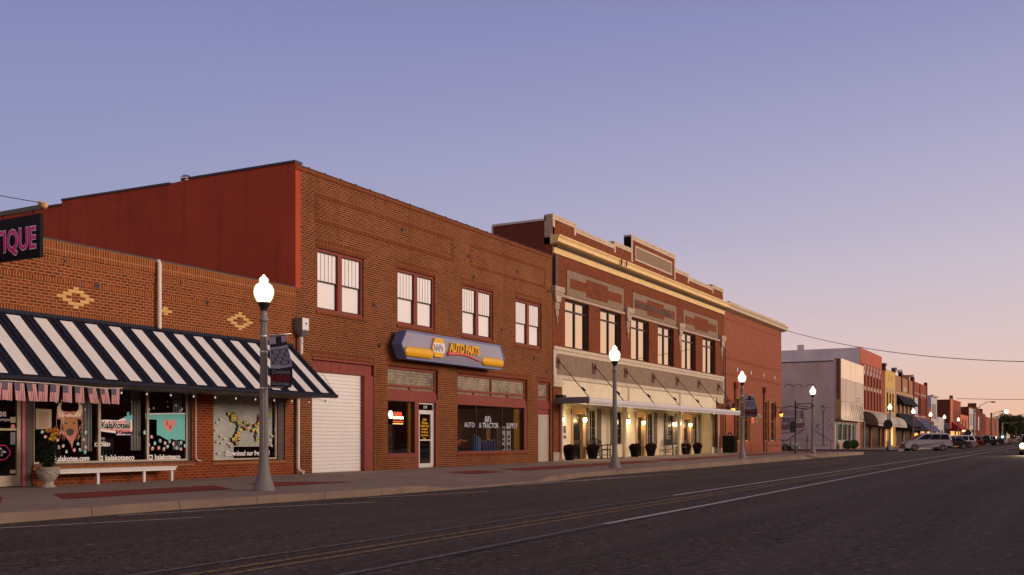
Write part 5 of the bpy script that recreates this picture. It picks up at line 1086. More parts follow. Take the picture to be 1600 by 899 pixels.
# ================================================================ STREET LAMPS
def make_lamp():
    t_ = thing('street_lamp', 'lamp', 'street lamp', (0,0,0), 'globe street lamps along the kerb')
    mb = MB(); prof = [(.235,0),(.235,.05),(.225,.06),(.20,.13),(.165,.24),(.135,.36),(.115,.50),(.10,.68),(.094,.9)]
    mb.lathe(0, 0, prof, 24, 0); mb.build('base', 'lamp_grey', t_)
    mb = MB(); n = 32; vs = []; fs = []                       # fluted shaft
    st = [(.9,.090),(2.0,.082),(3.2,.072),(3.60,.068)]
    for z, r in st:
        for k in range(n): q = r*(1+(.06 if k % 2 else -.06)); a = 2*pi*k/n; vs.append((q*cos(a), q*sin(a), z))
    for i in range(len(st)-1):
        for k in range(n): fs.append((i*n+k, i*n+(k+1)%n, (i+1)*n+(k+1)%n, (i+1)*n+k))
    mb.add(vs, fs, 0, False); mb.lathe(0, 0, [(.07,3.58),(.10,3.59),(.112,3.63),(.085,3.66),(.07,3.70),(.065,3.73)], 20); mb.build('shaft', 'lamp_grey', t_)
    mb = MB(); mb.lathe(0, 0, [(.066,3.71),(.066,3.80),(.072,3.81)], 20); mb.build('collar', 'pole_steel', t_)
    mb = MB(); mb.lathe(0, 0, [(.07,3.805),(.075,3.84),(.095,3.90),(.135,3.965),(.14,3.99)], 20); mb.build('globe_holder', 'black_metal', t_)
    mb = MB(); mb.lathe(0, 0, [(.125,3.992),(.165,4.05),(.20,4.13),(.212,4.21),(.205,4.28),(.175,4.35),(.125,4.395),(.09,4.41),(.085,4.425),(.10,4.45),(.095,4.49),(.06,4.53),(.03,4.545),(.035,4.56),(.012,4.585)], 28)
    mb.build('globe', 'globe', t_)
    li = bpy.data.lights.new('globe_light', 'POINT'); li.energy = 95; li.color = (1,.80,.52); li.shadow_soft_size = .08; lo = bpy.data.objects.new('globe_light', li); C.objects.link(lo); lo.parent = t_; lo.location = (0,0,4.22); return t_
def make_banner(parent):
    # cloth held by two arms on the street side of the post; picture of an old hotel above the town's name
    mb = MB()
    for z in (3.28, 2.18): mb.tube([(0,-.08,z),(0,-.76,z)], .014, 6)
    for z in (3.28, 2.95, 2.18): mb.lathe(0, 0, [(.088,0),(.088,.03)], 14, 0, z-.02)
    mb.build('banner_arm', 'alu', parent)
    def wv(u, v): return .035*sin(u*3.0+v*2.4)+.02*v
    y0, w, z1, z0 = -.14, .60, 3.27, 2.20
    def wid(v): return .76+.36*sin(v*2.1)**1.5
    def p(u, v, o=0): return (wv(u, v)-o, y0-w*u*wid(v), z1-(z1-z0)*v + .05*u*(1-v) - .05*sin(u*2.6)*v)
    def patch(mb, u0, u1, v0, v1, mi, o, nu=6, nv=6):
        for i in range(nu):
            for j in range(nv):
                a, b = u0+(u1-u0)*i/nu, u0+(u1-u0)*(i+1)/nu; c, d = v0+(v1-v0)*j/nv, v0+(v1-v0)*(j+1)/nv; mb.quad(p(a,c,o), p(a,d,o), p(b,d,o), p(b,c,o), mi)
    mb = MB(); patch(mb, 0, 1, 0, .62, 0, 0, 10, 8); patch(mb, 0, 1, .62, 1, 1, 0, 10, 5)
    patch(mb, .05, 1, .16, .22, 1, .004, 5, 1); patch(mb, .35, .68, .04, .20, 1, .005, 2, 2)
    patch(mb, .04, .96, .26, .58, 2, .003, 8, 4)
    for r in range(4):
        for c_ in range(7): patch(mb, .09+.125*c_, .15+.125*c_, .30+.07*r, .335+.07*r, 3 if (r+c_)%3 else 1, .006, 1, 1)
    patch(mb, .04, .5, .56, .63, 3, .007, 3, 1)
    mb.build('banner_cloth', ['banner_sky','banner_dark','banner_mid','banner_light'], parent)
    for s, sz, v, m_, sx, sh in (('Downtown', .125, .735, 'banner_light', .85, .25), ('EL RENO', .17, .87, 'banner_red', .74, 0), ('OKLAHOMA', .085, .955, 'banner_light', 1.05, 0)):
        o = text('lettering', s, sz, (0,0,0), m_, None, face='-x', sx=sx, off=.004, shear=sh, ext=.001, align='CENTER')
        for q in o.data.vertices:
            u = .5+(-q.co.y)/w; q.co = Vector((p(u, v)[0]-.016, y0-w*u*wid(v), z1-(z1-z0)*v+q.co.z-.04*u))
        o.parent = [c for c in parent.children if c.name.startswith('banner_cloth')][-1]
L0 = make_lamp(); make_banner(L0)
lamps = [(15.98,14.87,1,'large lit globe lamp with a town banner before the striped awning'),(34.5,14.72,0,'lit globe lamp without banner before the porch of the ornate building'),
 (51.6,14.8,1,'lit globe lamp with banner at the end of the porch canopy'),(69.3,15.0,0,'lit globe lamp without banner in front of the grey mural wall'),
 (FX(1390.5,15.2),15.2,0,'lit globe lamp beside the round black clock sign'),(FX(1427,15.2),15.2,1,'lit globe lamp with banner behind the silver van'),(FX(1454,15.2),15.2,0,'lit globe lamp in front of the small white building'),
 (FX(1475.7,15.2),15.2,1,'lit globe lamp with banner by the low grey garage'),(FX(1497.5,15.2),15.2,0,'farthest lit globe lamp, above the red awning')]
for i, (x, y, bn, lab) in enumerate(lamps):
    if i == 0: L0.location = (x, y, .152); L0['label'] = lab
    else: copy_thing(L0, (x, y, zs(x)), 0, lab, skip=() if bn else ('banner_arm','banner_cloth'))
t_ = thing('backdrop', 'unseen broad brick warehouse beyond the side street behind the camera', 'backdrop', (98,-70,.1)); mb = MB(); mb.box(40, 300, -90, -66, .1, 11); mb.build('wall', 'brick_far_dark', t_); mb = MB(); mb.box(39.9, 300.1, -90.1, -65.9, 11, 11.2); mb.build('coping', 'stone_trim', t_)  # unseen block added to keep bright sky out of the shop window reflections
# low shops across the street: outside the frame, added for the shop windows to mirror
for i, (a, b, z, m_, lab) in enumerate(((-30,3,5.0,'brick_far_dark','unseen low dark brick shop across the street behind the camera'),(3.02,25,6.3,'brick_far_tan','unseen low tan brick shop across the street from the striped awning'),(25.02,49,6.5,'brick_far_red','unseen low red brick shop across the street from the auto parts store'),(49.02,82,5.8,'brick_far_dark','unseen long dark brick shop across the street from the porch'),(107,160,5.0,'brick_far_tan','unseen long tan brick block across the street beyond the corner'))):
    t_ = thing('opposite_shop', lab, 'shop', ((a+b)/2,-16,.15), 'unseen low shops added for window reflections'); mb = MB(); mb.box(a, b, -28, -16, .1, z); mb.build('wall', m_, t_); mb = MB(); mb.box(a-.05, b+.05, -16.5, -15.94, z, z+.08); mb.build('coping', 'stone_trim', t_)
    x = a+1.5
    while x+3 < b: mb = MB(); mb.box(x, x+2.6, -15.99, -15.93, .8, 2.9); mb.build('window', 'glass_far', t_); x += 4.2
# ================================================================ CORNER FURNITURE
x, y = FX(1243,15.6), 15.6; t_ = thing('street_name_sign', 'black post with a white Woodson name blade at the cross street', 'street sign', (x, y, zs(x)))
mb = MB(); mb.lathe(x, y, [(.12,0),(.10,.1),(.055,.16),(.05,3.3),(.09,3.34),(.05,3.42),(.02,3.55)], 12, 0, zs(x)); mb.build('post', 'black_metal', t_)
z = FZ(1243,635,y); mb = MB(); mb.box(x-.02, x+.02, y-.12, y-1.05, z-.16, z+.18); mb.tube([(x,y-1.05,z),(x,y-1.2,z+.02)], .05, 6); mb.build('name_blade', 'black_metal', t_); mb = MB(); mb.box(x-.025, x-.021, y-.2, y-1.0, z-.10, z+.11); mb.build('white_field', 'alu_white', t_)
text('lettering', 'Woodson', .20, (x-.03, y-.22, z-.06), 'black_board', t_, face='-x', sx=.82, off=.003)
z = FZ(1243,658,y); mb = MB(); mb.box(x-.02, x+.02, y-.06, y-.42, z-.10, z+.14); mb.build('arrow_plate', 'alu_white', t_)
mb = MB(); mb.prism([(y-.10,z+.02),(y-.22,z+.09),(y-.22,z-.05)], 'x', x-.026, x-.021); mb.box(x-.026, x-.021, y-.22, y-.38, z, z+.04); mb.build('arrow', 'black_board', t_)
z = FZ(1243,668,y); mb = MB(); mb.box(x-.05, x+.05, y+.05, y+.35, z-.35, z+.35); mb.build('signal_box', 'black_metal', t_)
def railing(pts, lab):
    t_ = thing('handrail', lab, 'railing', (pts[0][0], pts[0][1], zs(pts[0][0])), 'ramp handrails at the corner'); mb = MB()
    for (ax,ay),(bx,by) in zip(pts, pts[1:]):
        for h_r in (.5,.95): mb.tube([(ax,ay,zs(ax)+h_r),(bx,by,zs(bx)+h_r)], .028, 6)
    mb.build('rail', 'black_metal', t_)
    for q, (ax,ay) in enumerate(pts): mb = MB(); mb.tube([(ax,ay,zs(ax)),(ax,ay,zs(ax)+.95)], .03, 6); mb.build('post', 'black_metal', t_)
def G(px, y): return (FX(px, y), y)
railing([G(1198,19.0),(FX(1225,18.6),18.6),(FX(1261,18.2),18.2)], 'black ramp handrail in front of the bank corner'); railing([G(1235,17.4),(FX(1261,17.3),17.3)], 'short black handrail around the name sign post'); railing([(FX(1272,18.6),18.6),(FX(1298,18.0),18.0)], 'black handrail right of the corner lamp')
mb = MB(); x, y = FX(1389,15.3), 15.3; t_ = thing('round_sign', 'black post with a dark round sign before the curved awning', 'sign', (x-3, y, .16)); x -= 3; x = FX(1387.5,15.0); y = 15.0
z = FZ(1387.5,663.5,y); mb.lathe(x, y, [(.22,0),(.12,.3),(.07,.6),(.06,3.4),(.03,3.6)], 10, 0, .16); mb.build('post', 'black_metal', t_)
mb = MB(); mb.prism([(y+.42*cos(2*pi*k/24), z+.48*sin(2*pi*k/24)) for k in range(24)], 'x', x-.08, x+.08); mb.tube([(x,y,z+.4),(x,y,z+.72)], .03, 6); mb.build('disc', 'black_metal', t_)
def sign_disc(px, py, r, Y, lab):
    x = FX(px, Y); z = FZ(px, py, Y); t_ = thing('round_sign', lab, 'sign', (x, Y, .16)); mb = MB(); mb.tube([(x,Y,.16),(x,Y,z+r+.1)], .06, 6); mb.build('post', 'black_metal', t_); mb = MB(); mb.prism([(Y+r*cos(2*pi*k/20), z+r*sin(2*pi*k/20)) for k in range(20)], 'x', x-.06, x+.06); mb.build('disc', 'black_metal', t_)
sign_disc(1512.3, 676.5, .55, 15.2, 'distant dark round sign right of the red awning')

# ================================================================ FAR BLOCK
def bld(name, lab, cat, x0, x1, top, mat, ops=(), back=36, side=None, y=YF, z0=.1, dep=.25, roof=True):
    t_ = thing(name, lab, cat, ((x0+x1)/2, y, .16)); mb = MB(); wall(mb, x0, x1, z0, top, y, list(ops), dep)
    mb.quad((x0,y,top-.02),(x0,back,top-.02),(x0,back,z0),(x0,y,z0), 1); mb.quad((x1,y,z0),(x1,back,z0),(x1,back,top-.02),(x1,y,top-.02), 1)
    mb.quad((x0,y+.3,top-.25),(x1,y+.3,top-.25),(x1,back,top-.25),(x0,back,top-.25), 1); mb.quad((x0,y+.3,top),(x1,y+.3,top),(x1,y+.3,top-.3),(x0,y+.3,top-.3)); mb.quad((x0,y,top),(x1,y,top),(x1,y+.3,top),(x0,y+.3,top)); mb.quad((x0,back,z0),(x1,back,z0),(x1,back,top-.25),(x0,back,top-.25), 1)
    mb.build('wall', [mat, side or mat], t_); return t_
def glaze(t_, ops, mat='glass_far', frame='black_sash', y=YF, w=.08, lite=None):
    for i, (a, b, c, d) in enumerate(ops):
        mb = MB(); rect_frame(mb, a+.004, b-.004, c+.004, d-.004, y+.10, y+.16, w); o = mb.build('window', frame, t_); g_ = MB(); g_.box(a+w, b-w, y+.13, y+.135, c+w, d-w); g_.build('pane', mat if lite is None or i not in lite else 'lit_window', o)
# mural building
D1 = thing('mural_building', 'grey corner building with a painted side wall and metal-clad front', 'building', (114, YF, .16))
mx0, mx1 = 107.3, 121.9
mb = MB(); mb.quad((mx0,YF,.1),(mx0,YF,9.36),(mx0,48,9.36),(mx0,48,.1)); mb.quad((mx0,48,.1),(mx1,48,.1),(mx1,48,9.3),(mx0,48,9.3)); mb.quad((mx0,YF+.1,9.25),(mx1,YF+.1,9.25),(mx1,48,9.25),(mx0,48,9.25)); mb.quad((mx0,YF,3.2),(mx1,YF,3.2),(mx1,YF,9.3),(mx0,YF,9.3)); mb.build('side_wall', 'mural_base', D1)
mb = MB(); mb.box(mx0-.06, mx0+.3, YF+.15, 48, 9.34, 9.44); mb.build('coping', 'coping_dark', D1)
def mur(pts, mi, mb, o=.006): mb.prism([(Yat_(mx0,px), MZ(px,py)) for px, py in pts], 'x', mx0-o, mx0-o+.004, mi)
def Yat_(X_, px): t = (px-800)/F_; return X_*(S_-t*K_)/(K_+t*S_)
def MZ(px, py): return h_+(H_-py)*(mx0*K_+Yat_(mx0,px)*S_)/F_
mb = MB()
mur([(1221,640),(1256,642),(1258,664),(1221,668)], 1, mb, .006); mur([(1221,650),(1252,650),(1252,652),(1221,652)], 2, mb, .010); mur([(1221,664),(1257,661),(1257,668),(1221,673)], 0, mb, .010)
for i in range(5): mur([(1223+6.4*i,653),(1227.5+6.4*i,653),(1227.5+6.4*i,660),(1223+6.4*i,660.5)], 0, mb, .012)
mur([(1221,637),(1236,634),(1262,640),(1262,641.5),(1236,636),(1221,639)], 0, mb, .008)
mur([(1221,677),(1262,670),(1262,671),(1221,678.5)], 0, mb); mur([(1226,690),(1244,678),(1256,671),(1257,672),(1245,679.5),(1227,691.5)], 0, mb); mur([(1251,641),(1255,641),(1255,668),(1251,668)], 0, mb, .013)
mur([(1285.3,648),(1287.2,648),(1287.4,694),(1290,696),(1282,696),(1285,694)], 0, mb, .008); mur([(1283,636),(1286,632),(1289,636),(1288,644),(1286.5,649),(1284.5,644)], 0, mb, .009); mur([(1284,637),(1288,637),(1287,643),(1285,643)], 2, mb, .012)
mur([(1258,682),(1262,674),(1264,676),(1263,684),(1267,690),(1266,696),(1257,695),(1256,688)], 2, mb); mur([(1260,684),(1262,680),(1263,690),(1260,692)], 0, mb, .009)
for px in (1232, 1246, 1266): mur([(px-7,604),(px-3,600),(px+4,600),(px+8,604),(px+7,605),(px+3,601.3),(px-3,601.3),(px-6,605)], 0, mb)
for k in range(30): a = random.uniform(1270,1302); b = random.uniform(655,675); mur([(a,b),(a+1.5,b+.6),(a+1.2,b+4),(a+.2,b+3)], random.choice([0,1]), mb, .006+.0002*k)
mur([(1288,637),(1303,637),(1303,637.8),(1288,637.8)], 0, mb); mur([(1236,600),(1236.6,600),(1236.6,630),(1236,630)], 1, mb); mur([(1268,668),(1303,690),(1303,692),(1266,672)], 1, mb)
mb.build('mural', ['mural_dark','mural_mid','mural_light'], D1)
fy = 20.36; mb = MB()                                            # metal slip-cover
n = 5
for z0, z1, mi in ((7.55,9.63,1),(5.20,7.52,0),(3.30,5.17,0)):
    for i in range(n):
        a = mx0+.02+(120.7-mx0)*i/n; b = mx0+(120.7-mx0)*(i+1)/n; mb.box(a, b-.02, fy-random.uniform(0,.02), fy+.05, z0, z1, mi)
mb.build('metal_cladding', ['galv_metal','galv_pale'], D1)
mb = MB(); mb.box(mx0, mx0+.05, fy+.06, YF-.003, 3.3, 9.63, 0); mb.box(mx0-.02, mx0, fy+.0, fy+.12, 3.3, 9.6, 1); mb.box(mx0-.02, mx0, YF-.2, YF-.01, 3.3, 9.5, 1); mb.box(mx0-.012, mx0, fy+.12, YF-.2, 3.4, 5.4, 2); mb.build('cladding_return', ['rust','pink_wall','gold_frame'], D1)
mb = MB()
for i in range(7): a = 112.5+i*1.15; mb.tube([(a,fy-.02,5.0),(a+1.9,fy-.02,3.42)], .025, 5)
for z in (5.45, 5.75): mb.box(115.8, 118.4, fy-.04, fy-.02, z, z+.06)
mb.build('awning_frame', 'sash_grey', D1)
mb = MB(); mb.box(mx0+.1, 120.6, fy-.14, YF-.01, 3.20, 3.30)
build_pieces(mb, 'metal_ledge', 'galv_metal', D1)
mb = MB(); wall(mb, mx0, mx1, .1, 3.25, YF-.001, [(109.0,111.4,1.05,2.9),(111.7,114.3,1.05,2.9),(114.6,116.6,1.05,2.9),(117.2,118.6,.16,2.9)], .3); mb.build('shopfront_wall', 'pink_wall', D1)
glaze(D1, [(109.0,111.4,1.05,2.9),(111.7,114.3,1.05,2.9),(114.6,116.6,1.05,2.9)], 'glass_far', 'teal'); mb = MB(); rect_frame(mb, 117.2, 118.6, .17, 2.9, YF+.1, YF+.2, .2); mb.build('door', 'teal_chair', D1); mb = MB(); mb.box(108.2,108.7,YF-.05,YF-.002,.16,3.0); mb.box(118.9,119.4,YF-.05,YF-.002,.16,3.0); build_pieces(mb, 'pilaster', 'teal_chair', D1)
mb = MB(); mb.tube([(120.6,fy-.1,.16),(120.6,fy-.1,3.2)], .07, 8); mb.build('awning_post', 'pole_steel', D1)
for i, (px, lab) in enumerate(((1325,'clipped green shrub left in front of the teal shop windows'),(1334.5,'clipped green shrub right in front of the teal shop windows'))):
    x = FX(px, 20.0); t_ = thing('shrub', lab, 'shrub', (x, 20, .16), 'shrubs by the teal shopfront'); mb = MB(); leaves(mb, (x,20,.66), .8, 1500, .07, (1.3,.6,.6)); mb.build('foliage', 'leaf_green', t_); mb = MB(); mb.tube([(x,20,.16),(x,20,.5)], .05, 6); mb.build('stem', 'bark', t_)
# tall grey/red building
ops2 = [(124.9+2.25*i, 125.75+2.25*i, 7.6, 9.9) for i in range(6)]+[(124.9+2.25*i, 125.75+2.25*i, 4.8, 7.1) for i in range(6)]
D2 = bld('tall_brick_building', 'tall red brick building with slit windows and a grey side wall', 'building', 122.2, 140.6, 10.3, 'brick_far_red', ops2+[(123.5,129.5,.16,2.8),(130.5,136.5,.16,2.8),(137.2,139.8,.16,2.8)], 50, 'grey_plaster'); glaze(D2, ops2, w=.1); glaze(D2, [(123.5,129.5,.16,2.8),(130.5,136.5,.16,2.8),(137.2,139.8,.16,2.8)], w=.15)
mb = MB(); mb.prism([(122.2,10.3),(138.05,10.3),(138.05,12.0),(122.2,12.0)], 'y', YF+.01, YF+.5); mb.build('upper_front', 'red_far_plaster', D2)
mb = MB(); mb.box(122.19, 138.0, YF+.05, 50, 9.0, 11.98); mb.box(122.25,123.4,27.5,28.3,11.9,12.6); mb.box(122.25,123.4,36,37,11.9,12.7); mb.build('upper_block', 'grey_plaster', D2)
mb = MB()
for i in range(6): mb.box(124.7+2.25*i, 125.95+2.25*i, YF-.05, YF-.002, 7.12, 7.58); mb.ball((125.33+2.25*i,YF,9.9), .5, 10, 0, (1,.15,.6))
mb.box(123, 140, YF-.06, YF-.002, 4.5, 4.68); mb.build('stone_accent', 'stone_trim', D2)
mb = MB(); mb.box(139.9, 140.7, YF-.12, YF+.3, 10.3, 11.0); mb.box(139.6, 141.0, YF-.2, YF+.4, 11.0, 11.3); build_pieces(mb, 'pier_cap', 'coping_dark', D2)
def arc_awning(parent, x0, x1, zt, zb, proj, mat, matside):
    mb = MB(); n = 10; pts = [(YF-.01, zb)]+[(YF-.01-proj*sin(pi/2*k/n), zb+(zt-zb)*cos(pi/2*k/n)) for k in range(n+1)]
    mb.prism(pts, 'x', x0, x1, 0, True); mb.prism([(p_[0]*1, p_[1]) for p_ in pts], 'x', x0-.01, x0-.002, 1); mb.box(x0, x1, YF-proj-.02, YF-proj+.02, zb-.2, zb); return mb.build('awning', [mat, matside], parent)
arc_awning(D2, 124.3, 140.5, 4.55, 3.0, 1.7, 'awning_cream', 'awning_olive')
# yellow
ops3 = [(142.0+2.5*i, 143.4+2.5*i, 4.9, 7.5) for i in range(3)]
D3 = bld('yellow_building', 'narrow yellow building with three arched upper windows', 'building', 140.72, 149.8, 10.6, 'yellow_wall', ops3+[(142,145.0,.9,3.0),(145.8,148.8,.3,3.0)], 40); glaze(D3, ops3); glaze(D3, [(142,145.0,.9,3.0),(145.8,148.8,.3,3.0)], 'lit_window', 'gold_frame')
arc_awning(D3, 140.8, 148.8, 4.35, 3.0, 1.7, 'awning_cream', 'awning_olive')
mb = MB(); 
for a, b, c, d in ops3: mb.prism([((a+b)/2+.85*cos(pi*k/8), 7.5+.75*sin(pi*k/8)) for k in range(9)], 'y', YF-.05, YF-.002)
mb.box(141,149.5,YF-.1,YF-.002,4.5,4.75); mb.build('arch', 'stone_trim', D3); mb = MB(); mb.box(148.9,149.9,YF-.1,YF+.4,10.6,11.2); mb.box(144,144.2,YF-.03,YF-.002,9.2,9.9); mb.box(146.4,146.6,YF-.03,YF-.002,9.2,9.9); build_pieces(mb, 'pier_cap', 'coping_dark', D3)
# tan
ops4 = [(151.5+4.2*i, 154.3+4.2*i, 5.0, 7.1) for i in range(4)]
D4 = bld('tan_brick_building', 'tan brick building with small black window awnings and a large dark awning', 'building', 149.85, 168.9, 10.3, 'brick_far_tan', ops4+[(151,158,.2,3),(159,167,.2,3)], 40); glaze(D4, ops4, 'glass_far', 'sash_grey'); glaze(D4, [(151,158,.2,3),(159,167,.2,3)])
def slope_awning(parent, x0, x1, zt, zb, proj, mat, name='awning', skirt=.25):
    mb = MB(); mb.prism([(YF-.01,zt),(YF-proj,zb),(YF-proj,zb-skirt),(YF-.01,zb-skirt)], 'x', x0, x1); return mb.build(name, mat, parent)
slope_awning(D4, 150.5, 168.5, 5.0, 2.75, 2.3, 'awning_black')
for a, b, c, d in ops4: slope_awning(D4, a-.3, b+.3, 7.6, 6.4, 1.0, 'awning_black', 'window_awning', .15)
mb = MB(); mb.box(150, 168.8, YF-.06, YF-.002, 4.75, 4.95); mb.box(150, 168.8, YF-.06, YF-.002, 7.75, 7.95); mb.box(157.2,161.5,YF-.04,YF-.002,8.3,9.0); build_pieces(mb, 'stone_band', 'stone_trim', D4)
mb = MB()
for q in (155.5, 162.6, 168.2): mb.box(q, q+.7, YF-.12, YF+.4, 8.2, 11.0); 
mb.box(155.5,163.3,YF-.05,YF+.3,10.3,10.8); build_pieces(mb, 'pier', 'brick_far_dark', D4); mb = MB()
for q in (149.9,155.2, 167.8): mb.box(q, q+1.3, YF-.2, YF+.5, 11.0, 11.35)
build_pieces(mb, 'pier_cap', 'grey_plaster', D4)
# red brick
ops5 = [(172+2.9*i, 173.2+2.9*i, 5.2, 8.0) for i in range(5)]
D5 = bld('red_brick_building', 'red brick building with a purple awning and a blue painted sign', 'building', 168.95, 186.5, 10.4, 'brick_far_red', ops5+[(170,177,.2,3),(178,185,.2,3)], 40); glaze(D5, ops5, w=.1); glaze(D5, [(170,177,.2,3),(178,185,.2,3)], lite=[1])
slope_awning(D5, 169.5, 185.5, 4.6, 2.75, 2.2, 'awning_purple'); mb = MB(); mb.box(169.4, 174.2, YF-.05, YF-.002, 5.2, 7.9); mb.build('painted_sign', 'banner_sky', D5)
mb = MB(); mb.box(176.5,177.2,YF-.1,YF+.3,4.8,10.2); mb.box(185.8,186.5,YF-.12,YF+.4,4.8,11.0); mb.box(169,169.7,YF-.12,YF+.4,4.8,11.0); build_pieces(mb, 'pier', 'brick_far_dark', D5); mb = MB(); mb.box(169,186.5,YF-.06,YF-.002,8.5,8.65); mb.box(169,186.5,YF-.06,YF-.002,4.85,5.05); build_pieces(mb, 'stone_band', 'stone_trim', D5)
D6b = bld('low_brick_building', 'low brick shop between the red and the white buildings', 'shop', 186.55, 193.1, 6.8, 'brick_far_red', [(187.5,192,.3,3)], 40, 'grey_plaster'); glaze(D6b, [(187.5,192,.3,3)], lite=[0])
ops6 = [(194.5+1.8*i, 195.5+1.8*i, 4.9, 7.6) for i in range(4)]
D6 = bld('white_building', 'white-fronted two-storey building with a blue-grey side wall', 'building', 193.2, 202.4, 9.1, 'white_far', ops6+[(194.5,201,.3,3)], 40, 'banner_sky'); glaze(D6, ops6, w=.1); glaze(D6, [(194.5,201,.3,3)]); mb = MB(); mb.box(193.2,202.6,YF-.3,YF-.002,8.9,9.2); mb.box(193.1,202.6,YF-.5,YF-.002,3.6,4.4); mb.build('cornice', 'white_far', D6)
D6c = bld('low_garage', 'low pale grey garage set behind the far side street', 'garage', 213.0, 225.4, 5.6, 'white_far', [(215,218,.1,3.0),(220,223,.1,3.0)], 34, 'grey_plaster', y=YF+1.0); glaze(D6c, [(215,218,.1,3.0),(220,223,.1,3.0)], y=YF+1)
ops7 = [(231+5*i, 233+5*i, 5.3, 7.6) for i in range(4)]
D7 = bld('dark_brick_building', 'dark brick corner building with an orange pier and a red awning', 'building', 226.2, 251, 9.5, 'brick_far_red', ops7+[(228,238,.3,3),(240,250,.3,3)], 40, 'brick_far_dark'); glaze(D7, ops7, 'stucco_brown'); glaze(D7, [(228,238,.3,3),(240,250,.3,3)], lite=[0,1]); mb = MB(); mb.box(226.3,231,YF-.15,YF-.002,3.4,9.5); mb.box(226.2,251,YF-.15,YF+.1,9.5,9.7); mb.build('orange_pier', 'orange_far', D7)
slope_awning(D7, 228, 246, 5.0, 3.2, 2.2, 'awning_red'); mb = MB(); mb.box(228, 250, YF-2.25, YF-2.21, 2.75, 3.1); mb.build('light_strip', 'strip_light', D7); mb = MB(); mb.box(234,234.5,YF+.3,YF+.8,9.6,10.6); mb.box(236,236.5,YF+.3,YF+.8,9.6,10.6); build_pieces(mb, 'chimney', 'coping_dark', D7)
D7b = bld('low_orange_shop', 'low orange shopfront beyond the red awning', 'shop', 251.1, 271.5, 6.9, 'orange_far', [(255,258,4,6),(263,266,4,6),(253,269,.3,3)], 34); glaze(D7b, [(255,258,4,6),(263,266,4,6),(253,269,.3,3)])
ops8 = [(275+5*i, 278+5*i, 4.6, 7.6) for i in range(3)]
D8 = bld('pale_front_building', 'distant building with pale front and dark brick side', 'building', 272, 294, 9.1, 'white_far', ops8, 40, 'brick_far_dark'); glaze(D8, ops8, 'white_far'); mb = MB(); mb.box(271.9,294.1,YF-.2,YF+.3,9.1,9.35); mb.box(271.9,272.8,YF-.1,YF+.3,3.5,9.1); mb.box(272,294,YF-1.4,YF-.002,3.2,3.5); build_pieces(mb, 'pier', 'brick_far_dark', D8)
ops9 = [(300+8*i, 303+8*i, 4.6, 6.6) for i in range(4)]
D9 = bld('stepped_brick_building', 'distant dark red brick building with a stepped roofline', 'building', 294.2, 333.4, 8.6, 'brick_far_dark', ops9, 40); glaze(D9, ops9, 'stucco_brown'); mb = MB()
for i, z in enumerate((9.9,9.5,9.1,8.9)): mb.box(294.3+7*i, 300.8+7*i, YF-.1, YF+8, 8.5, z)
mb.box(296,298,YF,YF+2,9.9,10.9); mb.box(320,321,YF,YF+1,8.9,10.0); mb.build('stepped_parapet', 'brick_far_dark', D9); mb = MB(); mb.box(303,307,YF-.06,YF-.002,3.6,7.4); mb.build('ghost_sign', 'white_far', D9)
ops10 = [(345+14*i, 350+14*i, 4.2, 6.2) for i in range(4)]
D10 = bld('last_brick_building', 'farthest long brick building before the trees', 'building', 333.6, 402, 8.0, 'brick_far_red', ops10, 40, 'brick_far_dark'); glaze(D10, ops10, 'stucco_brown')
mb = MB(); mb.box(430, 470, 20, 34, 0.1, 7.5); mb.box(428, 472, 18, 36, 7.5, 8.3, 1); o = mb.build('distant_hall', ['white_far','galv_metal']); tag(o, 'pale flat-roofed building far off above the trees', 'building'); recenter(o, (450,27,.1))
# trees at the end of the street
def tree(x, y, h_t, r, lab, n):
    t_ = thing('tree', lab, 'tree', (x, y, 0), 'trees at the end of the street'); mb = MB(); mb.tube([(x,y,0),(x+.2,y,h_t*.3),(x,y+.3,h_t*.6)], [.35,.28,.15], 8)
    for k in range(5): a = k*1.3; mb.tube([(x+.1,y,h_t*(.3+.06*k)),(x+cos(a)*r*.6,y+sin(a)*r*.6,h_t*(.55+.07*k))], [.14,.05], 5)
    mb.build('trunk', 'bark', t_); mb = MB()
    for k in range(11):
        a = random.uniform(0,2*pi); q = random.uniform(.2,.75)*r; cz = h_t*random.uniform(.42,.86); leaves(mb, (x+q*cos(a), y+q*sin(a), cz), r*random.uniform(.3,.5), n//11, .34, (1,1,.8), 0, .3)
    mb.build('crown', 'leaf_tree', t_)
for i, (px, Y, h_t, r, d) in enumerate(((1563,22,9.0,4.5,'slim tree at the end of the row of brick buildings'),(1571,20,9.6,5.0,'rounded tree left of the far street lamp glow'),(1579,17,11.0,5.5,'tallest dark tree on the horizon'),(1587,14,9.5,5.2,'wide dark tree behind the far parked cars'),(1595,11,10.0,5.6,'dark tree above the oncoming headlights'),(1602,8,9.0,5.5,'dark tree cut by the right edge of the view'))):
    x = 410+12*(i%3); tree(FX(px, 20)*0+x, Yat_(x, px), h_t*1.05, r, d, 2600)
tw = MB()
for k in range(40): x = 520+random.uniform(-20,30); y = -40+k*4.2; leaves(tw, (x,y,4), 7, 160, .9, (1,1,.9), 0, .3)
tag(tw.build('distant_woods', 'leaf_tree'), 'low dark line of woods along the horizon', 'woods', kind='stuff')

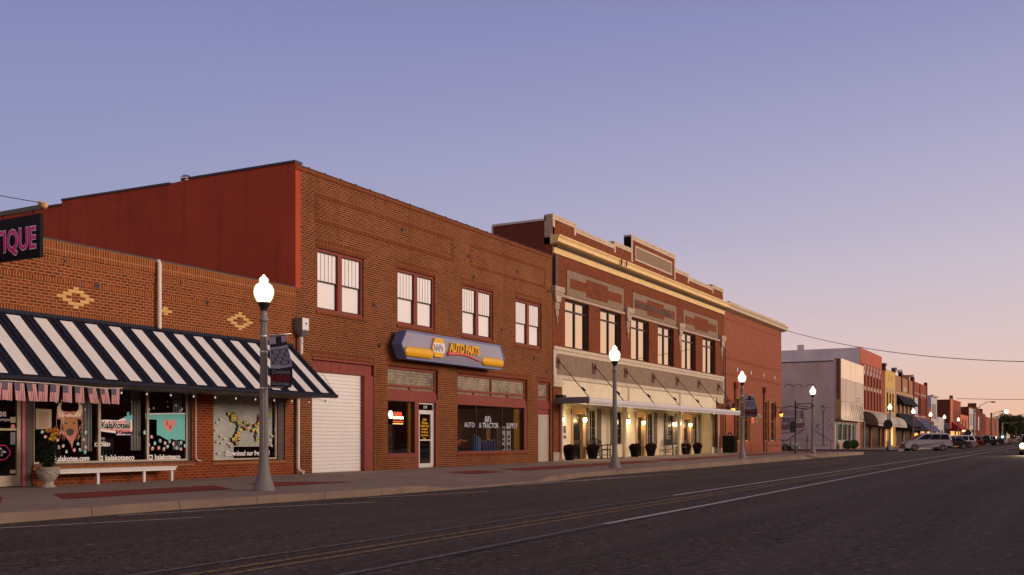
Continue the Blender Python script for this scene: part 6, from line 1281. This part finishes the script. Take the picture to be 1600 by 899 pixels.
# ================================================================ VEHICLES
def car(kind, paint, lab, cat, L_, Wd, Ht, nm):
    # nose along +x, wheels on z = 0
    t_ = thing(nm, lab, cat, (0,0,0)); hw = Wd/2; k = Ht
    if kind == 'van': lower = [(-.5,.30),(-.5,.58),(-.48,.63),(-.2,.63),(.26,.61),(.40,.54),(.475,.44),(.5,.34),(.5,.20),(.47,.14),(-.48,.15)]; green = [(-.485,.625),(-.44,.94),(-.37,1.0),(-.02,1.0),(.08,.965),(.31,.60)]
    elif kind == 'suv': lower = [(-.5,.30),(-.49,.58),(-.2,.60),(.20,.58),(.44,.52),(.49,.42),(.5,.26),(.47,.16),(-.48,.16)]; green = [(-.485,.575),(-.42,.95),(-.36,1.0),(.02,1.0),(.08,.97),(.24,.575)]
    elif kind == 'sedan': lower = [(-.5,.35),(-.49,.62),(-.3,.64),(.22,.62),(.45,.54),(.49,.42),(.5,.25),(.47,.14),(-.48,.15)]; green = [(-.40,.62),(-.26,.96),(-.18,1.0),(.02,1.0),(.07,.97),(.22,.615)]
    else: lower = [(-.5,.28),(-.5,.60),(-.03,.60),(.0,.60),(.22,.59),(.46,.55),(.5,.46),(.5,.22),(.47,.18),(-.48,.18)]; green = [(-.08,.595),(-.06,.97),(-.03,1.0),(.10,1.0),(.13,.97),(.25,.585)]
    P_ = lambda l: [(a*L_, b*k) for a, b in l]
    wr = .34 if kind != 'pickup' else .40; wx = [.31*L_, -.29*L_]
    # lower body with wheel arches
    lo_ = P_(lower); mb = MB(); pts = lo_[:]
    bottom = []
    zb_ = lo_[-1][1]
    for cx in (wx[1], wx[0]):
        bottom += [(cx-(wr+.07), zb_)]+[(cx-(wr+.07)*cos(pi*q/8), wr+(wr+.07)*sin(pi*q/8)*.98) for q in range(1,8)]+[(cx+(wr+.07), zb_)]
    outline = lo_ + bottom
    secs = [(-hw, .0),(-hw*.99,.0),(hw*.99,0),(hw,0)]
    mb.prism(outline, 'y', -hw*.985, hw*.985)
    o = mb.build('body', 'paint_'+paint, t_)
    try:
        md = o.modifiers.new('bevel', 'BEVEL'); md.width = .045; md.segments = 3; md.limit_method = 'ANGLE'; md.angle_limit = R(50)
    except Exception: pass
    gp = P_(green); n = len(gp); ti = hw*.80; bo = hw*.955; zmin = min(z for _, z in gp); zmax = max(z for _, z in gp)
    def hwz(z): return bo+(ti-bo)*(z-zmin)/(zmax-zmin)
    mb = MB(); vs = [(a, -hwz(z), z) for a, z in gp]+[(a, hwz(z), z) for a, z in gp]; fs = [tuple(range(n))[::-1], tuple(range(n, 2*n))]+[(i, i+1, n+i+1, n+i) for i in range(n-1)]
    mb.add(vs, fs, 0); o = mb.build('cabin', 'paint_'+paint, t_); md = o.modifiers.new('bevel', 'BEVEL'); md.width = .04; md.segments = 2; md.limit_method = 'ANGLE'; md.angle_limit = R(25)
    # side glass
    ins = .055*k
    for s in (-1, 1):
        g2 = [gp[0], gp[1], gp[-2], gp[-1]]
        zl_ = zmin+.03*k; zh_ = zmax-.075*k
        def xr(z): (a0,b0),(a1,b1) = gp[0], gp[1]; return a0+(a1-a0)*(z-b0)/(b1-b0)
        def xf(z): (a0,b0),(a1,b1) = gp[-1], gp[-2]; return a0+(a1-a0)*(z-b0)/(b1-b0)
        rear, front_ = .05*L_, .07*L_
        cuts = {'van':[0,.30,.312,.65,.662,1],'suv':[0,.25,.29,.62,.65,1],'sedan':[.08,.50,.54,1],'pickup':[0,.45,.50,1]}[kind]
        for a_, b_ in zip(cuts[::2], cuts[1::2]):
            def xx(u, z): l, r_ = xr(z)+rear*.7, xf(z)-front_*.5; return l+(r_-l)*u
            mb = MB(); q = [(xx(a_,zl_), zl_), (xx(b_,zl_), zl_), (xx(b_,zh_), zh_), (xx(a_,zh_), zh_)]
            mb.add([(x, s*(hwz(z)+.012), z) for x, z in q]+[(x, s*(hwz(z)-.01), z) for x, z in q], [(0,1,2,3),(4,7,6,5),(0,4,5,1),(1,5,6,2),(2,6,7,3),(3,7,4,0)]); mb.build('side_window', 'car_glass', t_)
    # windscreen and rear glass
    for (p0, p1, nm_) in ((gp[-1], gp[-2], 'windscreen'), (gp[0], gp[1], 'rear_window')):
        a = Vector((p0[0],0,p0[1])); b = Vector((p1[0],0,p1[1])); d = b-a; a2 = a+d*.1; b2 = a+d*.88; nrm_ = Vector((d.z,0,-d.x)).normalized()*(1 if nm_ == 'windscreen' else -1)*.014
        if nm_ == 'rear_window' and kind == 'van': a2 = a+d*.15
        mb = MB(); qa = a2+nrm_; qb = b2+nrm_; wa, wb_ = hwz(a2.z)*.90, hwz(b2.z)*.88
        mb.quad((qa.x,-wa,qa.z),(qa.x,wa,qa.z),(qb.x,wb_,qb.z),(qb.x,-wb_,qb.z)); mb.build(nm_, 'car_glass', t_)
    for cx in wx:
        for s in (-1, 1):
            mb = MB(); y_ = s*(hw-.11); n_ = 22
            mb.prism([(cx+wr*cos(2*pi*q/n_), wr+wr*sin(2*pi*q/n_)) for q in range(n_)], 'y', y_-.11, y_+.10, 0, True); w_ = mb.build('wheel', 'tyre', t_)
            mb = MB(); yo = y_+s*.108
            mb.prism([(cx+wr*.66*cos(2*pi*q/n_), wr+wr*.66*sin(2*pi*q/n_)) for q in range(n_)], 'y', yo-.01, yo+.006, 0)
            for q in range(5): a = 2*pi*q/5; mb.prism([(cx+wr*.36*cos(a)+.05*cos(b_), wr+wr*.36*sin(a)+.05*sin(b_)) for b_ in [pi*j/3 for j in range(6)]], 'y', yo+.006, yo+.010, 1)
            mb.build('rim', ['rim','tyre'], w_)
    for s in (-1, 1):
        mb = MB(); mb.box(L_*.455, L_*.498, s*(hw-.42), s*(hw-.06), k*.42, k*.50); mb.build('headlight', 'rim', t_)
        mb = MB(); mb.box(-L_*.502, -L_*.47, s*(hw-.16), s*(hw+.004), k*.44, k*.60); mb.build('tail_light', 'taillight', t_)
        mb = MB(); mb.ball((.17*L_, s*(hw+.12), k*.60), .10, 8, 0, (.6,1,.8)); mb.tube([(.17*L_,s*hw*.9,k*.58),(.17*L_,s*(hw+.1),k*.60)], .02, 5); mb.build('mirror', 'paint_'+paint, t_)
    mb = MB(); mb.box(L_*.485, L_*.506, -hw*.6, hw*.6, k*.24, k*.40); mb.build('grille', 'black_metal', t_)
    mb = MB(); mb.box(L_*.47, L_*.51, -hw*.95, hw*.95, k*.15, k*.22); mb.box(-L_*.51, -L_*.47, -hw*.95, hw*.95, k*.16, k*.25); mb.build('bumper', 'black_metal', t_)
    if kind == 'pickup':
        mb = MB(); mb.box(-.49*L_, -.09*L_, -hw*.85, hw*.85, k*.605, k*.61); mb.build('bed', 'black_metal', t_)
    return t_
def park(t_, px, Y, ang, z=0.0):
    x = FX(px, Y); t_.location = (x, Y, z); t_.rotation_euler = (0,0,R(ang)); return t_
v = car('van', 'silver', 'silver minivan parked nose to the kerb in front of the purple awning', 'van', 4.83, 1.85, 1.86, 'parked_van'); park(v, 1446.5, 12.7, 118)
v['group'] = 'vehicles parked at an angle down the street'; GR = 'vehicles parked at an angle down the street'
cars = [('sedan','charcoal','dark sedan parked right behind the silver minivan','car',4.7,1.82,1.46,'parked_car',1484,12.9,118),
 ('suv','white','white SUV parked between the dark sedan and the red SUV','car',4.7,1.88,1.75,'parked_suv',1494.5,12.9,118),
 ('suv','red','dark red SUV parked right of the white SUV','car',4.5,1.85,1.68,'parked_suv',1508.5,12.9,122),
 ('pickup','black','black pickup truck, first in the far row beyond the side street','pickup',5.7,1.98,1.90,'parked_pickup',1541,13.0,116),
 ('pickup','silver','pale silver pickup truck in the far row next to the black one','pickup',5.7,1.98,1.88,'parked_pickup',1550.5,13.0,116),
 ('sedan','grey','grey sedan in the middle of the far row','car',4.7,1.82,1.45,'parked_car',1560,13.0,118),
 ('pickup','tan','tan pickup truck near the end of the far row','pickup',5.7,1.98,1.90,'parked_pickup',1568,13.0,118),
 ('sedan','red','red sedan at the end of the far row','car',4.6,1.8,1.45,'parked_car',1578,12.6,120),
 ('sedan','silver','small silver sedan beyond the red one at the end of the row','car',4.5,1.8,1.45,'parked_car',1586,12.0,120)]
for i, (kd, pt, lab, cat, L_, wd_, ht, nm, px, Y, an) in enumerate(cars):
    v = car(kd, pt, lab, cat, L_, wd_, ht, nm); v['group'] = GR; xx_ = None
    if px > 1535:                       # far row: keep to its real distance
        xx_ = 205+ (px-1541)*2.0; Yv = Yat_(xx_, px); v.location = (xx_, min(Yv, 13.6), 0); v.rotation_euler = (0,0,R(an))
    else: park(v, px, Y, an)
xo = 58.0; oc = car('suv', 'grey', 'oncoming car with bright headlights cut by the right edge', 'car', 4.6, 1.85, 1.6, 'oncoming_car'); oc.location = (xo+30, Yat_(xo+30, 1614.5), 0); oc.rotation_euler = (0,0,R(180))
for s in (-1, 1):
    mb = MB(); mb.ball((0,0,0), .19, 12, 0, (.4,1,.9)); o = mb.build('lamp_lens', 'headlamp', None); o.parent = oc; o.location = (2.36, s*.66, .74)
    li = bpy.data.lights.new('headlight_beam', 'SPOT'); li.energy = 500; li.color = (1,.72,.36); li.spot_size = R(60); li.spot_blend = .8; li.shadow_soft_size = .1; lo = bpy.data.objects.new('headlight_beam', li); C.objects.link(lo); lo.parent = oc; lo.location = (2.5, s*.68, .72); lo.rotation_euler = (R(84), 0, R(-90))
# white car behind the corner of the bank
v = car('sedan', 'white', 'white car parked in the side street behind the bank corner', 'car', 4.6, 1.8, 1.45, 'parked_car'); x = 96.0; v.location = (x, Yat_(x, 1224.5), 0); v.rotation_euler = (0,0,R(-90))
v.location.y += 1.0

# ================================================================ POLES, WIRES, FAR LIGHTS
def cobra(px, ptop, Y, pxe, pye, lab, lit, wood=False, X_=None):
    x = X_ if X_ else FX(px, Y); y = Yat_(x, px); d = x*K_+y*S_; zt = h_+(H_-ptop)*d/F_; t_ = thing('utility_pole', lab, 'pole', (x, y, .1))
    mb = MB(); mb.tube([(x,y,.1),(x,y,zt)], [.2,.14] if not wood else [.26,.2], 10); mb.build('pole', 'pole_wood' if wood else 'pole_steel', t_)
    ye = Yat_(x, pxe); ze = h_+(H_-pye)*(x*K_+ye*S_)/F_
    mb = MB(); mb.tube([(x,y,zt-.6),(x,y+(ye-y)*.4,zt-.6+(ze-zt+.6)*.7),(x,y+(ye-y)*.75,ze-.05),(x,ye,ze)], .06, 6); mb.tube([(x,y,zt-1.4),(x,y+(ye-y)*.4,zt-.6+(ze-zt+.6)*.7)], .04, 6); mb.build('arm', 'pole_steel', t_)
    mb = MB(); mb.ball((x,ye-.3,ze-.05), .45, 10, 0, (.6,1.1,.35)); mb.build('lamp_head', 'pole_steel', t_)
    if lit: mb = MB(); mb.ball((x,ye-.4,ze-.18), .40, 12, 0, (1,1,.9)); mb.build('bulb', 'street_bulb', t_)
    return t_
cobra(1522, 640, 14, 1549, 628, 'steel pole with a long unlit lamp arm beyond the red awning', False, X_=205)
cobra(1549, 645, 14, 1569, 642, 'thick wooden utility pole with a lit amber street lamp', True, True, X_=250)
cobra(1557, 652, 14, 1566, 643, 'thin steel signal pole right of the wooden utility pole', False, X_=262)
def wire(pts, r, lab):
    P3 = [Vector(p) for p in pts]; mb = MB(); mb.tube(P3, r, 5); o = mb.build('overhead_wire', 'black_metal'); tag(o, lab, 'wire'); recenter(o, tuple(P3[0])); return o
# sagging span from the bank's corner towards the far right
W0 = Vector((85.3, YF-.3, FZ(1228,519,YF))); x1 = 62.0; W1_ = Vector((x1, Yat_(x1,1640), 0)); W1_.z = h_+(H_-566)*(x1*K_+W1_.y*S_)/F_
pts = []
for i in range(25):
    t = i/24; p_ = W0.lerp(W1_, t); p_.z -= 4*.62*t*(1-t); pts.append(p_)
wire(pts, .022, 'long sagging cable from the bank cornice across the street')
for (xq, pya, pyb, lab) in ((205, 623, 624.5, 'level span wire crossing high above the far junction'), (262, 657, 657, 'thin lower wire across the far end of the street')):
    ya, yb2 = Yat_(xq, 1495 if xq == 205 else 1562), Yat_(xq, 1640); za = h_+(H_-pya)*(xq*K_+ya*S_)/F_; zb2 = h_+(H_-pyb)*(xq*K_+yb2*S_)/F_; wire([(xq,ya,za),(xq,(ya+yb2)/2,(za+zb2)/2-.1),(xq,yb2,zb2)], .045 if xq == 205 else .03, lab)
# signal mast with green light and other small lights
x = 255; t_ = thing('traffic_signal', 'far traffic signal on a mast arm with a pale green light', 'traffic light', (x, Yat_(x,1566), .1)); y = Yat_(x,1566)
def ZX(x_, px, py): return h_+(H_-py)*(x_*K_+Yat_(x_,px)*S_)/F_
mb = MB(); mb.tube([(x,y,.1),(x,y,ZX(x,1566,661))], .14, 8); mb.tube([(x,y,ZX(x,1566,661)),(x,Yat_(x,1590),ZX(x,1590,661))], .08, 6); mb.build('mast', 'pole_steel', t_)
mb = MB(); yy_ = Yat_(x,1581); mb.box(x-.2,x+.2,yy_-.25,yy_+.25,ZX(x,1581,664),ZX(x,1581,659)); mb.build('signal_head', 'black_metal', t_)
mb = MB(); yy_ = Yat_(x,1566.5); mb.ball((x-.3,yy_,ZX(x,1566,683)), .28, 8); mb.build('lamp', 'signal_green', t_)
for px, py, r_, mat, lab in ((1555.5,683.5,.26,'signal_orange','amber lamp low on the far junction beside the pole'),(1550,683.5,.18,'strip_light','small pale lamp left of the amber one')):
    y = Yat_(x,px); t_ = thing('warning_light', lab, 'light', (x, y, .1)); mb = MB(); mb.tube([(x,y,.1),(x,y,ZX(x,px,py))], .05, 6); mb.build('post', 'pole_steel', t_); mb = MB(); mb.ball((x-.2,y,ZX(x,px,py)), r_, 8); mb.build('lamp', mat, t_)
y = FX(1,1)*0+Yat_(150,1411.5) if False else None
t_ = thing('porch_light', 'round amber lamp under the dark awning left of the silver van', 'lamp', (FX(1431.5,19), 19, 2.6)); mb = MB(); mb.ball((FX(1431.5,19),19,FZ(1431.5,679.5,19)), .26, 10); mb.build('bulb', 'lantern', t_); mb = MB(); mb.tube([(FX(1431.5,19),19,FZ(1431.5,679.5,19)+.2),(FX(1431.5,19),19,3.2)], .03, 5); mb.build('stem', 'black_metal', t_)
# render defaults
sc.render.engine = 'CYCLES'; sc.cycles.max_bounces = 6; sc.cycles.transparent_max_bounces = 10
sc.cycles.sample_clamp_indirect = 4.0; sc.cycles.caustics_reflective = False; sc.cycles.caustics_refractive = False
sc.cycles.use_denoising = True
